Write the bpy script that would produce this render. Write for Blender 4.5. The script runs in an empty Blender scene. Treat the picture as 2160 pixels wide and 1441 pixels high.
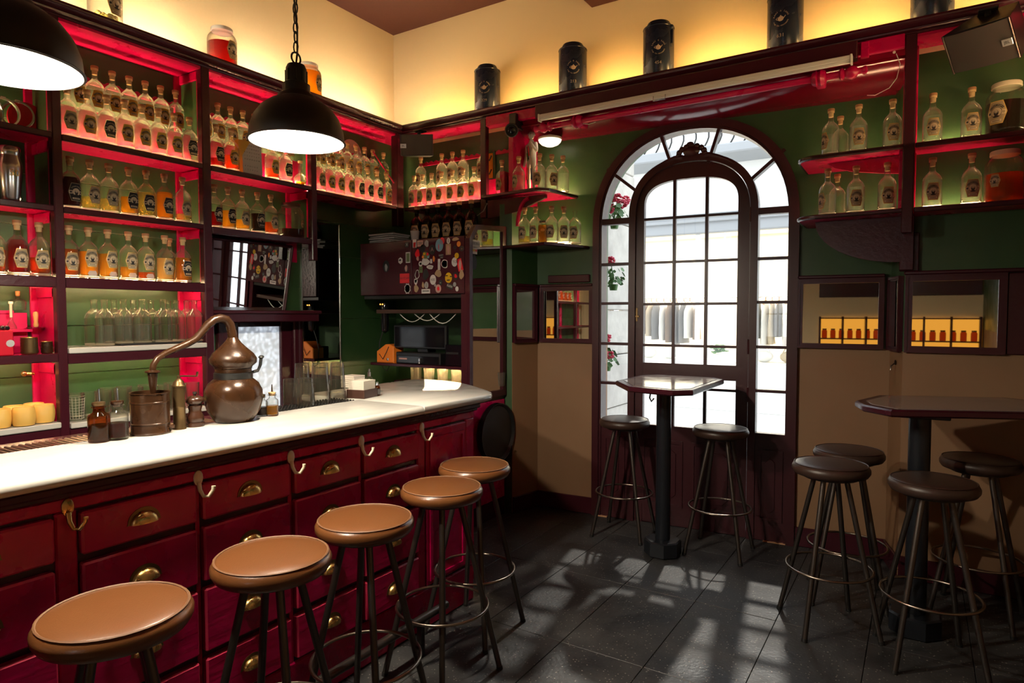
import bpy, math, random
from mathutils import Vector, Matrix
random.seed(7)
PI = math.pi
sc = bpy.context.scene
COL = sc.collection

# ---------------------------------------------------------------- camera
F_PX, CX, CY, CAM_H, PITCH, YAW = 1358.0, 1080.0, 720.5, 1.55, 0.0416, 0.5662
cam_d = bpy.data.cameras.new('camera'); cam = bpy.data.objects.new('camera', cam_d); COL.objects.link(cam)
cam_d.sensor_fit = 'HORIZONTAL'; cam_d.sensor_width = 36.0; cam_d.lens = F_PX / 2160.0 * 36.0
cam_d.clip_start = 0.03; cam_d.clip_end = 200
cam.location = (0, 0, CAM_H); cam.rotation_euler = (PI/2 - PITCH, 0, YAW)
sc.camera = cam

# ---------------------------------------------------------------- world / sun / exposure
w = bpy.data.worlds.new('sky'); sc.world = w; w.use_nodes = True
bg = w.node_tree.nodes['Background']; bg.inputs[0].default_value = (0.86, 0.93, 1.0, 1); bg.inputs[1].default_value = 3.6
sun_d = bpy.data.lights.new('sun', 'SUN'); sun_d.energy = 1.7; sun_d.angle = 0.03; sun_d.color = (1.0, 0.93, 0.82)
sun = bpy.data.objects.new('sun', sun_d); COL.objects.link(sun); sun.location = (-2, 8, 9)
sun.rotation_euler = Vector((0.30, -1.75, -1.72)).to_track_quat('-Z', 'Y').to_euler()
vs = sc.view_settings
vs.view_transform = 'Standard'; vs.look = 'None'; vs.gamma = 1.0; vs.use_curve_mapping = False; vs.exposure = 0.0
cy = sc.cycles
cy.use_denoising = True; cy.max_bounces = 10; cy.diffuse_bounces = 4; cy.glossy_bounces = 5
cy.transmission_bounces = 8; cy.transparent_max_bounces = 48; cy.sample_clamp_indirect = 6.0
cy.caustics_reflective = False; cy.caustics_refractive = False

# ---------------------------------------------------------------- pixel -> place (the photo is 2160 x 1441)
FW = Vector((-math.sin(YAW)*math.cos(PITCH), math.cos(YAW)*math.cos(PITCH), -math.sin(PITCH)))
RT = Vector((math.cos(YAW), math.sin(YAW), 0)); UP = RT.cross(FW); CAM = Vector((0, 0, CAM_H))
def ray(px, py): return FW + RT*((px-CX)/F_PX) - UP*((py-CY)/F_PX)
def on(px, py, ax, v):
    d = ray(px, py); return CAM + d*((v-CAM[ax])/d[ax])
def onX(px, py, x): return on(px, py, 0, x)
def onY(px, py, y): return on(px, py, 1, y)
def onZ(px, py, z=0.0): return on(px, py, 2, z)
def col_y(px, x, z):
    n = ray(px, 0).cross(ray(px, 1441)); return -(n.x*x + n.z*(z-CAM_H))/n.y
def col_x(px, y, z):
    n = ray(px, 0).cross(ray(px, 1441)); return -(n.y*y + n.z*(z-CAM_H))/n.x
# the door wall is turned a few degrees against the cornice
DP = Vector((-2.6, 4.477, 0)); DD = Vector((0.9971, 0.0759, 0)); DN = Vector((0.0759, -0.9971, 0))
def dw(s, z, off=0.0): return DP + DD*s + DN*off + Vector((0, 0, z))

# ---------------------------------------------------------------- materials
MATS = {}
def nodes_of(m): return m.node_tree.nodes, m.node_tree.links
def pm(name, color, rough=0.5, metal=0.0, spec=0.5, coat=0.0, bump=None, var=None, emit=None, es=0.0, rvar=None):
    """principled material; bump=(scale,strength[,stretch]); var=(scale,amount,colour2); rvar=(scale,amount)"""
    m = bpy.data.materials.new(name); m.use_nodes = True; N, L = nodes_of(m)
    b = N['Principled BSDF']; b.inputs['Base Color'].default_value = (*color, 1); b.inputs['Roughness'].default_value = rough
    b.inputs['Metallic'].default_value = metal; b.inputs['Specular IOR Level'].default_value = spec
    b.inputs['Coat Weight'].default_value = coat; b.inputs['Coat Roughness'].default_value = 0.15
    if emit: b.inputs['Emission Color'].default_value = (*emit, 1); b.inputs['Emission Strength'].default_value = es
    tc = None
    def coords(stretch=None):
        nonlocal tc
        if tc is None: tc = N.new('ShaderNodeTexCoord')
        if stretch:
            mp = N.new('ShaderNodeMapping'); mp.inputs['Scale'].default_value = stretch; L.new(tc.outputs['Object'], mp.inputs[0]); return mp.outputs[0]
        return tc.outputs['Object']
    if var:
        nz = N.new('ShaderNodeTexNoise'); nz.inputs['Scale'].default_value = var[0]; nz.inputs['Detail'].default_value = 6
        L.new(coords(var[3] if len(var) > 3 else None), nz.inputs['Vector'])
        mx = N.new('ShaderNodeMix'); mx.data_type = 'RGBA'; mx.inputs['A'].default_value = (*color, 1); mx.inputs['B'].default_value = (*var[2], 1)
        rp = N.new('ShaderNodeMapRange'); rp.inputs[1].default_value = 0.5 - 0.25/max(var[1], .01)*0.5; rp.inputs[2].default_value = 0.5 + 0.25/max(var[1], .01)*0.5
        L.new(nz.outputs[0], rp.inputs[0]); L.new(rp.outputs[0], mx.inputs['Factor']); L.new(mx.outputs['Result'], b.inputs['Base Color'])
    if rvar:
        n2 = N.new('ShaderNodeTexNoise'); n2.inputs['Scale'].default_value = rvar[0]; n2.inputs['Detail'].default_value = 5; L.new(coords(), n2.inputs['Vector'])
        r2 = N.new('ShaderNodeMapRange'); r2.inputs[1].default_value = .3; r2.inputs[2].default_value = .7; r2.inputs[3].default_value = max(.02, rough-rvar[1]); r2.inputs[4].default_value = rough+rvar[1]
        L.new(n2.outputs[0], r2.inputs[0]); L.new(r2.outputs[0], b.inputs['Roughness'])
    if bump:
        n3 = N.new('ShaderNodeTexNoise'); n3.inputs['Scale'].default_value = bump[0]; n3.inputs['Detail'].default_value = 5
        L.new(coords(bump[2] if len(bump) > 2 else None), n3.inputs['Vector'])
        bp = N.new('ShaderNodeBump'); bp.inputs['Strength'].default_value = bump[1]; bp.inputs['Distance'].default_value = 0.01
        L.new(n3.outputs[0], bp.inputs['Height']); L.new(bp.outputs[0], b.inputs['Normal'])
    MATS[name] = m; return m
def glass_mat(name, tint=(0.95, 0.97, 0.95), haze=0.04, hazecol=(1, 0.95, 0.85), ior=1.45, rough=0.02, bump=None, edge=None, hedge=0.0):
    """thin clear glass: straight-through transparency, fresnel gloss, a little haze"""
    m = bpy.data.materials.new(name); m.use_nodes = True; N, L = nodes_of(m); N.remove(N['Principled BSDF'])
    out = N['Material Output']; tr = N.new('ShaderNodeBsdfTransparent'); tr.inputs[0].default_value = (*tint, 1)
    gl = N.new('ShaderNodeBsdfGlossy'); gl.inputs['Roughness'].default_value = rough
    lw = N.new('ShaderNodeLayerWeight'); lw.inputs[0].default_value = .5
    pw = N.new('ShaderNodeMath'); pw.operation = 'POWER'; pw.inputs[1].default_value = 3.0; L.new(lw.outputs['Facing'], pw.inputs[0])
    fr = N.new('ShaderNodeMath'); fr.operation = 'MULTIPLY_ADD'; fr.inputs[1].default_value = .75; fr.inputs[2].default_value = ((ior-1)/(ior+1))**2; L.new(pw.outputs[0], fr.inputs[0])
    df = N.new('ShaderNodeBsdfTranslucent'); df.inputs[0].default_value = (*hazecol, 1)
    d2 = N.new('ShaderNodeBsdfDiffuse'); d2.inputs[0].default_value = (*hazecol, 1)
    ha = N.new('ShaderNodeMixShader'); ha.inputs[0].default_value = .4; L.new(df.outputs[0], ha.inputs[1]); L.new(d2.outputs[0], ha.inputs[2])
    m1 = N.new('ShaderNodeMixShader')
    hp = N.new('ShaderNodeMath'); hp.operation = 'POWER'; hp.inputs[1].default_value = 2.0; L.new(lw.outputs['Facing'], hp.inputs[0])
    hm = N.new('ShaderNodeMath'); hm.operation = 'MULTIPLY_ADD'; hm.inputs[1].default_value = haze*hedge; hm.inputs[2].default_value = haze; L.new(hp.outputs[0], hm.inputs[0]); L.new(hm.outputs[0], m1.inputs[0])  # haze grows towards the rim, painting a glow there
    L.new(tr.outputs[0], m1.inputs[1]); L.new(ha.outputs[0], m1.inputs[2])
    m2 = N.new('ShaderNodeMixShader'); L.new(fr.outputs[0], m2.inputs[0]); L.new(m1.outputs[0], m2.inputs[1]); L.new(gl.outputs[0], m2.inputs[2])
    if edge:                                             # rim shade put into the tint: refraction and longer path at grazing angles
        p3 = N.new('ShaderNodeMath'); p3.operation = 'POWER'; p3.inputs[1].default_value = 1.8; L.new(lw.outputs['Facing'], p3.inputs[0])
        mc = N.new('ShaderNodeMix'); mc.data_type = 'RGBA'; mc.inputs['A'].default_value = (*tint, 1); mc.inputs['B'].default_value = (*[c*edge for c in tint], 1)
        L.new(p3.outputs[0], mc.inputs['Factor']); L.new(mc.outputs['Result'], tr.inputs[0])
    if bump:
        tc = N.new('ShaderNodeTexCoord'); n3 = N.new('ShaderNodeTexVoronoi'); n3.inputs['Scale'].default_value = bump[0]; L.new(tc.outputs['Object'], n3.inputs['Vector'])
        bp = N.new('ShaderNodeBump'); bp.inputs['Strength'].default_value = bump[1]; L.new(n3.outputs[0], bp.inputs['Height'])
        for s in (gl, df, d2): L.new(bp.outputs[0], s.inputs['Normal'])
    L.new(m2.outputs[0], out.inputs[0]); MATS[name] = m; return m
def emit_mat(name, color, s):
    m = bpy.data.materials.new(name); m.use_nodes = True; N, L = nodes_of(m); N.remove(N['Principled BSDF'])
    e = N.new('ShaderNodeEmission'); e.inputs[0].default_value = (*color, 1); e.inputs[1].default_value = s
    L.new(e.outputs[0], N['Material Output'].inputs[0]); MATS[name] = m; return m

pm('crimson', (0.56, 0.0, 0.072), 0.33, bump=(35, .12), rvar=(6, .12), var=(9, .5, (0.46, 0.0, 0.06)))
pm('crimson_wood', (0.56, 0.0, 0.085), 0.3, bump=(26, .22, (1, .18, 1)), rvar=(7, .12), var=(5, .5, (0.44, 0.0, 0.066)))
pm('oxblood', (0.046, 0.006, 0.0125), 0.27, bump=(45, .12))
pm('door_paint', (0.040, 0.005, 0.009), 0.36, bump=(30, .1))
pm('crimson_edge_light', (0.60, 0.035, 0.095), 0.28)  # lighter crimson on worn drawer edges, painting the light they catch
pm('chipped_edge', (0.55, 0.30, 0.16), 0.7)
pm('green', (0.020, 0.062, 0.020), 0.42, bump=(14, .25, (1, .25, 1)), rvar=(5, .12), var=(7, .5, (0.032, 0.078, 0.024)))
pm('cream', (0.80, 0.65, 0.40), 0.75, bump=(60, .05), var=(1.5, .2, (0.76, 0.59, 0.34)))
pm('tan', (0.28, 0.160, 0.082), 0.60, bump=(45, .06), var=(2.5, .35, (0.225, 0.122, 0.060)), rvar=(3, .12))
pm('ceiling_paint', (0.065, 0.016, 0.011), 0.7, bump=(50, .05))
pm('mortar_dark', (0.010, 0.010, 0.011), 0.9)
pm('brass', (0.72, 0.46, 0.16), 0.28, 1.0, rvar=(40, .1))
pm('aged_brass', (0.20, 0.13, 0.06), 0.4, 1.0)
pm('cream_enamel', (0.75, 0.66, 0.48), 0.35)
pm('steel', (0.62, 0.62, 0.63), 0.22, 1.0)
pm('gunmetal', (0.11, 0.095, 0.085), 0.34, 0.9, bump=(30, .05))
pm('ring_metal', (0.30, 0.25, 0.20), 0.28, 1.0)
pm('black_metal', (0.012, 0.012, 0.012), 0.42)
pm('lamp_black', (0.016, 0.014, 0.013), 0.5)
pm('column_paint', (0.010, 0.012, 0.016), 0.28, bump=(25, .1))
pm('black_plastic', (0.010, 0.010, 0.011), 0.35)
pm('black_gloss', (0.006, 0.006, 0.008), 0.08)
pm('grille', (0.055, 0.048, 0.042), 0.6)
pm('white_enamel', (0.85, 0.87, 0.85), 0.35)
pm('white_plastic', (0.80, 0.79, 0.76), 0.25)
pm('leather', (0.165, 0.062, 0.019), 0.30, coat=.3, bump=(260, .08), var=(6, .15, (0.145, 0.053, 0.016)))
pm('leather_dark', (0.045, 0.024, 0.017), 0.40, bump=(260, .08), var=(6, .15, (0.040, 0.021, 0.015)))
pm('stitch', (0.17, 0.075, 0.03), 0.6)
pm('copper', (0.052, 0.021, 0.0075), 0.27, 0.3, bump=(18, .10), rvar=(12, .12), var=(8, .6, (0.026, 0.011, 0.005)))
pm('cove_red', (0.17, 0.002, 0.016), 0.16, bump=(30, .05))
pm('mill_brass', (0.12, 0.075, 0.032), 0.38, 0.8)
pm('dark_wood', (0.030, 0.012, 0.007), 0.25, var=(4, .5, (0.045, 0.018, 0.009)))
pm('tray_wood', (0.05, 0.02, 0.012), 0.5)
pm('light_wood', (0.55, 0.27, 0.09), 0.5, var=(20, .5, (0.42, 0.19, 0.06)))
pm('cork', (0.72, 0.48, 0.24), 0.75, bump=(160, .2))
pm('cork_cap', (0.42, 0.20, 0.09), 0.55)
def paper(name, c, tl=.45):
    m = bpy.data.materials.new(name); m.use_nodes = True; N, L = nodes_of(m); N.remove(N['Principled BSDF'])
    a = N.new('ShaderNodeBsdfDiffuse'); b = N.new('ShaderNodeBsdfTranslucent'); mx = N.new('ShaderNodeMixShader'); mx.inputs[0].default_value = tl
    for n_ in (a, b): n_.inputs[0].default_value = (*c, 1)
    L.new(a.outputs[0], mx.inputs[1]); L.new(b.outputs[0], mx.inputs[2]); L.new(mx.outputs[0], N['Material Output'].inputs[0]); MATS[name] = m
paper('paper_tan', (0.56, 0.45, 0.28))
paper('paper_gold', (0.74, 0.50, 0.12))
paper('paper_dark', (0.045, 0.045, 0.05))
paper('paper_white', (0.78, 0.74, 0.66))
pm('paper_grey', (0.45, 0.44, 0.44), 0.7)
pm('ink', (0.015, 0.013, 0.012), 0.6)
pm('gold_edge', (0.75, 0.48, 0.12), 0.4, 0.3)
paper('label_cream', (0.84, 0.72, 0.52))
pm('navy', (0.010, 0.016, 0.034), 0.25, rvar=(10, .08))
pm('navy_print', (0.62, 0.48, 0.33), 0.5)
pm('mirror', (0.82, 0.83, 0.82), 0.015, 1.0)
pm('tiki', (0.85, 0.52, 0.12), 0.3, bump=(900, .3))
pm('marble', (0.70, 0.69, 0.64), 0.16, var=(4.5, .45, (0.50, 0.49, 0.45), (1, .30, 1)), rvar=(8, .06))
pm('table_inlay', (0.26, 0.21, 0.19), 0.12, var=(30, .4, (0.22, 0.18, 0.165)), rvar=(6, .06))
pm('rubber', (0.012, 0.012, 0.012), 0.45)
pm('plaster_white', (0.78, 0.76, 0.72), 0.6, var=(5, .4, (0.62, 0.58, 0.52)))
pm('paint_red', (0.6, 0.02, 0.03), 0.5); pm('paint_green', (0.10, 0.28, 0.05), 0.5); pm('paint_blue', (0.03, 0.10, 0.28), 0.5)
pm('orange_plastic', (0.85, 0.22, 0.02), 0.5)
pm('cable', (0.02, 0.02, 0.02), 0.6); pm('cable_white', (0.7, 0.68, 0.62), 0.6)
pm('stone', (0.62, 0.60, 0.55), 0.9, bump=(25, .4), var=(6, .5, (0.42, 0.40, 0.37)))
pm('street', (0.66, 0.65, 0.62), 0.9, var=(3, .4, (0.58, 0.57, 0.55)))
pm('facade_white', (0.82, 0.81, 0.77), 0.8)
pm('facade_grey', (0.30, 0.31, 0.32), 0.7)
pm('shop_wall', (0.72, 0.68, 0.58), 0.8)
pm('leaf_green', (0.05, 0.16, 0.03), 0.5); pm('geranium', (0.55, 0.01, 0.06), 0.5); pm('terracotta', (0.35, 0.12, 0.06), 0.7)
pm('cloth_beige', (0.50, 0.40, 0.27), 0.9); pm('cloth_grey', (0.17, 0.16, 0.15), 0.9); pm('cloth_white', (0.75, 0.73, 0.68), 0.9); pm('cloth_brown', (0.20, 0.13, 0.08), 0.9)
pm('napkin', (0.72, 0.66, 0.56), 0.9); pm('napkin_dark', (0.07, 0.06, 0.06), .8)
pm('red_tin', (0.55, 0.0, 0.02), .35); pm('silver_paper', (.75, .77, .78), .3, .6)
pm('pink_ceramic', (0.62, 0.42, 0.40), .2); pm('yellow_sign', (0.8, 0.35, 0.01), .6)
glass_mat('glass', (0.965, 0.975, 0.95), 0.018, (1, .9, .7), edge=.10, hedge=9)
glass_mat('glass_lit', (0.965, 0.96, 0.92), 0.055, (1, .91, .72), edge=.10, hedge=6)  # hazier copy of the clear glass, haze stands in for strip-light glow
glass_mat('glass_dark', (0.10, 0.08, 0.06), 0.03, (.1, .08, .06))
glass_mat('glass_amber', (0.55, 0.20, 0.06), 0.05, (.5, .2, .05))
glass_mat('window_glass', (0.985, 0.99, 0.99), 0.0, (1, 1, 1), 1.45, 0.0)
glass_mat('glass_haze', (0.90, 0.90, 0.86), 0.10, (1, .92, .78))
def liquid(name, tint, col, body): return glass_mat('liq_'+name, tint, body, col, 1.2, .05)
liquid('water', (.90, .92, .90), (.9, .9, .85), .06)
liquid('straw', (.80, .66, .30), (.9, .70, .25), .16)
liquid('gold', (.80, .48, .06), (.95, .55, .06), .30)
liquid('milky', (.75, .55, .20), (1.0, .68, .22), .70)
liquid('yellow', (.85, .42, .02), (1.0, .50, .02), .75)
liquid('amber', (.70, .20, .02), (.80, .25, .03), .35)
liquid('orange', (.75, .17, .02), (.85, .20, .02), .35)
liquid('red', (.45, .02, .01), (.50, .02, .02), .35)
liquid('darkred', (.10, .01, .01), (.10, .01, .01), .45)
liquid('brown', (.06, .025, .012), (.05, .02, .01), .5)
glass_mat('glass_smoke', (.78, .77, .74), .02, (1, .92, .78), edge=.10, hedge=6)
glass_mat('glass_base', (.95, .95, .90), .38, (1, .92, .72), edge=.4, hedge=.8)  # strong haze on the thick base paints the light gathered there
glass_mat('glass_shoulder', (.96, .96, .92), .07, (1, .92, .72), edge=.14, hedge=6)
glass_mat('glass_shoulder_lit', (.96, .96, .92), .15, (1, .92, .72), edge=.14, hedge=4)  # hazier shoulder copy, glow of the shelf lights put into the haze
emit_mat('led', (1.0, 0.67, 0.32), 400.0); emit_mat('led_soft', (1.0, 0.68, 0.34), 150.0)
emit_mat('added_cornice_led', (1.0, 0.78, 0.50), 270.0); emit_mat('added_cornice_led_gold', (1.0, 0.56, 0.17), 175.0)  # glow for added cornice strips, put in to brighten the cream walls
emit_mat('bulb', (1.0, 0.86, 0.66), 60.0)
emit_mat('oval_glow', (1.0, 0.80, 0.55), 2.2)
emit_mat('amber_glow', (1.0, 0.42, 0.05), 0.9)
emit_mat('shop_lamp', (1.0, 0.95, 0.85), 25.0)
emit_mat('frosted_light', (0.80, 0.90, 1.0), 1.15)
emit_mat('tiny_led_orange', (1.0, .35, .05), 6.0)

# floor slab material: dark stone with light specks and scuffs
def floor_mat():
    m = pm('slab', (0.020, 0.020, 0.022), 0.46, bump=(60, .15)); N, L = nodes_of(m); b = N['Principled BSDF']
    tc = N.new('ShaderNodeTexCoord')
    big = N.new('ShaderNodeTexNoise'); big.inputs['Scale'].default_value = 3.0; big.inputs['Detail'].default_value = 8; big.inputs['Roughness'].default_value = .65; L.new(tc.outputs['Object'], big.inputs['Vector'])
    mx = N.new('ShaderNodeMix'); mx.data_type = 'RGBA'; mx.inputs['A'].default_value = (.008, .008, .0095, 1); mx.inputs['B'].default_value = (.055, .054, .054, 1)
    r = N.new('ShaderNodeMapRange'); r.inputs[1].default_value = .35; r.inputs[2].default_value = .72; L.new(big.outputs[0], r.inputs[0]); L.new(r.outputs[0], mx.inputs['Factor'])
    sp = N.new('ShaderNodeTexVoronoi'); sp.inputs['Scale'].default_value = 70; L.new(tc.outputs['Object'], sp.inputs['Vector'])
    r2 = N.new('ShaderNodeMapRange'); r2.inputs[1].default_value = .16; r2.inputs[2].default_value = .26; r2.inputs[3].default_value = 1; r2.inputs[4].default_value = 0; L.new(sp.outputs['Distance'], r2.inputs[0])
    gt = N.new('ShaderNodeMath'); gt.operation = 'GREATER_THAN'; gt.inputs[1].default_value = .62; sx = N.new('ShaderNodeSeparateColor'); L.new(sp.outputs['Color'], sx.inputs[0]); L.new(sx.outputs[0], gt.inputs[0])
    mu = N.new('ShaderNodeMath'); mu.operation = 'MULTIPLY'; L.new(r2.outputs[0], mu.inputs[0]); L.new(gt.outputs[0], mu.inputs[1])
    mx2 = N.new('ShaderNodeMix'); mx2.data_type = 'RGBA'; mx2.inputs['B'].default_value = (.24, .22, .19, 1); L.new(mu.outputs[0], mx2.inputs['Factor']); L.new(mx.outputs['Result'], mx2.inputs['A'])
    L.new(mx2.outputs['Result'], b.inputs['Base Color'])
    r3 = N.new('ShaderNodeMapRange'); r3.inputs[1].default_value = .3; r3.inputs[2].default_value = .7; r3.inputs[3].default_value = .34; r3.inputs[4].default_value = .62; L.new(big.outputs[0], r3.inputs[0]); L.new(r3.outputs[0], b.inputs['Roughness'])
floor_mat()
# frosted glass with pebble relief; daylight behind it is put in as emission
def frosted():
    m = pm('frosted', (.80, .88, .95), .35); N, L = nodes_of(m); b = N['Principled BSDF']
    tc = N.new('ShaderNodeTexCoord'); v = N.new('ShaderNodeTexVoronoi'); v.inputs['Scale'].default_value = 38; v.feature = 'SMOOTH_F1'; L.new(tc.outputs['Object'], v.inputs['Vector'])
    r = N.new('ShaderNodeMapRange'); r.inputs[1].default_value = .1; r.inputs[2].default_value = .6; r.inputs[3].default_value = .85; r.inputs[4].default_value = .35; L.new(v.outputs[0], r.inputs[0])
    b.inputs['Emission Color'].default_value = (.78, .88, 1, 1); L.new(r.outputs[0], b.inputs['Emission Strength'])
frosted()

# ---------------------------------------------------------------- mesh builder
class MB:
    def __init__(s): s.v = []; s.f = []; s.m = []
    def add(s, V, Fs, mi=0, M=None):
        o = len(s.v)
        s.v += [tuple(M @ Vector(p)) if M else tuple(p) for p in V]
        s.f += [tuple(i+o for i in f) for f in Fs]; s.m += [mi]*len(Fs); return s
    def box(s, x0, x1, y0, y1, z0, z1, b=0.0, mi=0, M=None, emi=None):
        if x0 > x1: x0, x1 = x1, x0
        if y0 > y1: y0, y1 = y1, y0
        if z0 > z1: z0, z1 = z1, z0
        b = min(b, .45*min(x1-x0, y1-y0, z1-z0))
        if b <= 0:
            V = [(x, y, z) for x in (x0, x1) for y in (y0, y1) for z in (z0, z1)]
            return s.add(V, [(0,1,3,2),(4,6,7,5),(0,4,5,1),(2,3,7,6),(0,2,6,4),(1,5,7,3)], mi, M)
        V = []; ix = {}
        X = (x0, x1); Y = (y0, y1); Z = (z0, z1); sg = (1, -1)
        for i in (0,1):
            for j in (0,1):
                for k in (0,1):
                    for a in range(3):
                        p = [X[i]+sg[i]*b, Y[j]+sg[j]*b, Z[k]+sg[k]*b]; p[a] = (X[i], Y[j], Z[k])[a]
                        ix[i,j,k,a] = len(V); V.append(p)
        Fs = []
        for i in (0,1):
            q = [ix[i,0,0,0], ix[i,1,0,0], ix[i,1,1,0], ix[i,0,1,0]]; Fs.append(q if i else q[::-1])
            q = [ix[0,i,0,1], ix[1,i,0,1], ix[1,i,1,1], ix[0,i,1,1]]; Fs.append(q[::-1] if i else q)
            q = [ix[0,0,i,2], ix[1,0,i,2], ix[1,1,i,2], ix[0,1,i,2]]; Fs.append(q if i else q[::-1])
        for j in (0,1):
            for k in (0,1):
                Fs.append([ix[0,j,k,1], ix[1,j,k,1], ix[1,j,k,2], ix[0,j,k,2]])
                Fs.append([ix[j,0,k,0], ix[j,1,k,0], ix[j,1,k,2], ix[j,0,k,2]])
                Fs.append([ix[j,k,0,0], ix[j,k,1,0], ix[j,k,1,1], ix[j,k,0,1]])
        for i in (0,1):
            for j in (0,1):
                for k in (0,1): Fs.append([ix[i,j,k,0], ix[i,j,k,1], ix[i,j,k,2]])
        if emi is not None: s.add(V, Fs, emi, M); s.m[-len(Fs):-len(Fs)+6] = [mi]*6; return s
        return s.add(V, Fs, mi, M)
    def lathe(s, prof, n=24, mi=0, M=None, caps=True, a0=0.0, a1=2*PI):
        full = abs(a1-a0-2*PI) < 1e-6; k = n if full else n+1
        V = []; Fs = []
        for r, z in prof:
            for i in range(k):
                a = a0+(a1-a0)*i/n; V.append((r*math.cos(a), r*math.sin(a), z))
        for j in range(len(prof)-1):
            for i in range(n):
                i2 = (i+1) % k if full else i+1
                Fs.append((j*k+i, j*k+i2, (j+1)*k+i2, (j+1)*k+i))
        if caps and full:
            if prof[0][0] > 1e-5: Fs.append(tuple(range(k))[::-1])
            if prof[-1][0] > 1e-5: Fs.append(tuple((len(prof)-1)*k+i for i in range(k)))
        return s.add(V, Fs, mi, M)
    def tube(s, pts, r, n=8, mi=0, closed=False, caps=True, M=None):
        P = [Vector(p) for p in pts]; m = len(P); rr = r if isinstance(r, (list, tuple)) else [r]*m
        V = []; Fs = []; up = None
        for i in range(m):
            if closed: t = (P[(i+1) % m]-P[i-1]).normalized()
            else: t = (P[min(i+1, m-1)]-P[max(i-1, 0)]).normalized()
            if up is None: up = Vector((0,0,1)) if abs(t.z) < .9 else Vector((1,0,0))
            u = (up - t*up.dot(t)).normalized(); up = u; v2 = t.cross(u)
            for j in range(n):
                a = 2*PI*j/n; V.append(P[i]+(u*math.cos(a)+v2*math.sin(a))*rr[i])
        for i in range(m if closed else m-1):
            i2 = (i+1) % m
            for j in range(n): Fs.append((i*n+j, i*n+(j+1) % n, i2*n+(j+1) % n, i2*n+j))
        if caps and not closed: Fs.append(tuple(range(n))[::-1]); Fs.append(tuple((m-1)*n+j for j in range(n)))
        return s.add(V, Fs, mi, M)
    def prism(s, poly, h0, h1, mi=0, M=None, b=0.0):
        """2-D polygon (ccw) in xy raised from h0 to h1, optional top/bottom chamfer b"""
        n = len(poly)
        if b > 0:
            cx = sum(p[0] for p in poly)/n; cyy = sum(p[1] for p in poly)/n
            def ins(p):
                d = math.hypot(p[0]-cx, p[1]-cyy); k = (d-b*1.2)/d; return (cx+(p[0]-cx)*k, cyy+(p[1]-cyy)*k)
            lv = [([ins(p) for p in poly], h0), (poly, h0+b), (poly, h1-b), ([ins(p) for p in poly], h1)]
        else: lv = [(poly, h0), (poly, h1)]
        V = [(p[0], p[1], h) for pl, h in lv for p in pl]; Fs = [tuple(range(n))[::-1], tuple((len(lv)-1)*n+i for i in range(n))]
        for j in range(len(lv)-1):
            for i in range(n): Fs.append((j*n+i, j*n+(i+1) % n, (j+1)*n+(i+1) % n, (j+1)*n+i))
        return s.add(V, Fs, mi, M)
    def strip(s, A, B, mi=0, M=None):
        n = len(A); return s.add(list(A)+list(B), [(i, i+1, n+i+1, n+i) for i in range(n-1)], mi, M)
    def sphere(s, c, r, n=12, mi=0, sc3=(1,1,1), M=None):
        pr = [(math.sin(PI*i/(n//2+2))*1.0, -math.cos(PI*i/(n//2+2))) for i in range(n//2+3)]
        T = Matrix.Translation(c) @ Matrix.Diagonal((r*sc3[0], r*sc3[1], r*sc3[2], 1))
        return s.lathe([(max(a, 1e-6), b) for a, b in pr], n, mi, (M @ T) if M else T, caps=False)
def mesh_of(name, mb, mats, smooth=35):
    me = bpy.data.meshes.new(name); me.from_pydata(mb.v, [], mb.f)
    for m in (mats if isinstance(mats, (list, tuple)) else [mats]): me.materials.append(MATS[m] if isinstance(m, str) else m)
    me.polygons.foreach_set('material_index', mb.m)
    me.validate(clean_customdata=False)
    import bmesh
    bm = bmesh.new(); bm.from_mesh(me); bmesh.ops.recalc_face_normals(bm, faces=bm.faces); bm.to_mesh(me); bm.free()
    if smooth:
        me.shade_smooth(); me.set_sharp_from_angle(angle=math.radians(smooth))
    me.update(); return me
def put(name, me, parent=None, loc=(0,0,0), rot=(0,0,0), label=None):
    o = bpy.data.objects.new(name, me); COL.objects.link(o); o.location = loc; o.rotation_euler = rot
    if parent is not None: o.parent = parent
    if label: o['label'] = label
    return o
def build(name, mb, mats, parent=None, smooth=35, label=None, world=True):
    """mesh written in world coordinates; becomes a part of parent if given"""
    if parent is not None and world:
        chain = Matrix.Identity(4); q = parent; ms = []
        while q is not None:
            ms.append(Matrix.Translation(q.location) @ q.rotation_euler.to_matrix().to_4x4()); q = q.parent
        for m in reversed(ms): chain = chain @ m
        inv = chain.inverted(); mb.v = [tuple(inv @ Vector(p)) for p in mb.v]
    return put(name, mesh_of(name, mb, mats, smooth), parent, label=label)
def tag(o, label, cat, group=None):
    o['label'] = label; o['category'] = cat
    if group: o['group'] = group
    return o
def thing(name, label, cat, loc=(0,0,0), rz=0.0, group=None, rot=None):
    o = bpy.data.objects.new(name, None); COL.objects.link(o); o.empty_display_size = .1
    o.location = loc; o.rotation_euler = rot if rot else (0, 0, rz); return tag(o, label, cat, group)
def struct(name, loc=(0,0,0)):
    o = bpy.data.objects.new(name, None); COL.objects.link(o); o.location = loc; o['kind'] = 'structure'; return o
def sbuild(name, mb, mats, smooth=35):
    o = build(name, mb, mats, None, smooth); o['kind'] = 'structure'; return o
def bb(name, x0, x1, y0, y1, z0, z1, mat, parent=None, b=.003): return build(name, MB().box(x0, x1, y0, y1, z0, z1, b), mat, parent)
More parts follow.
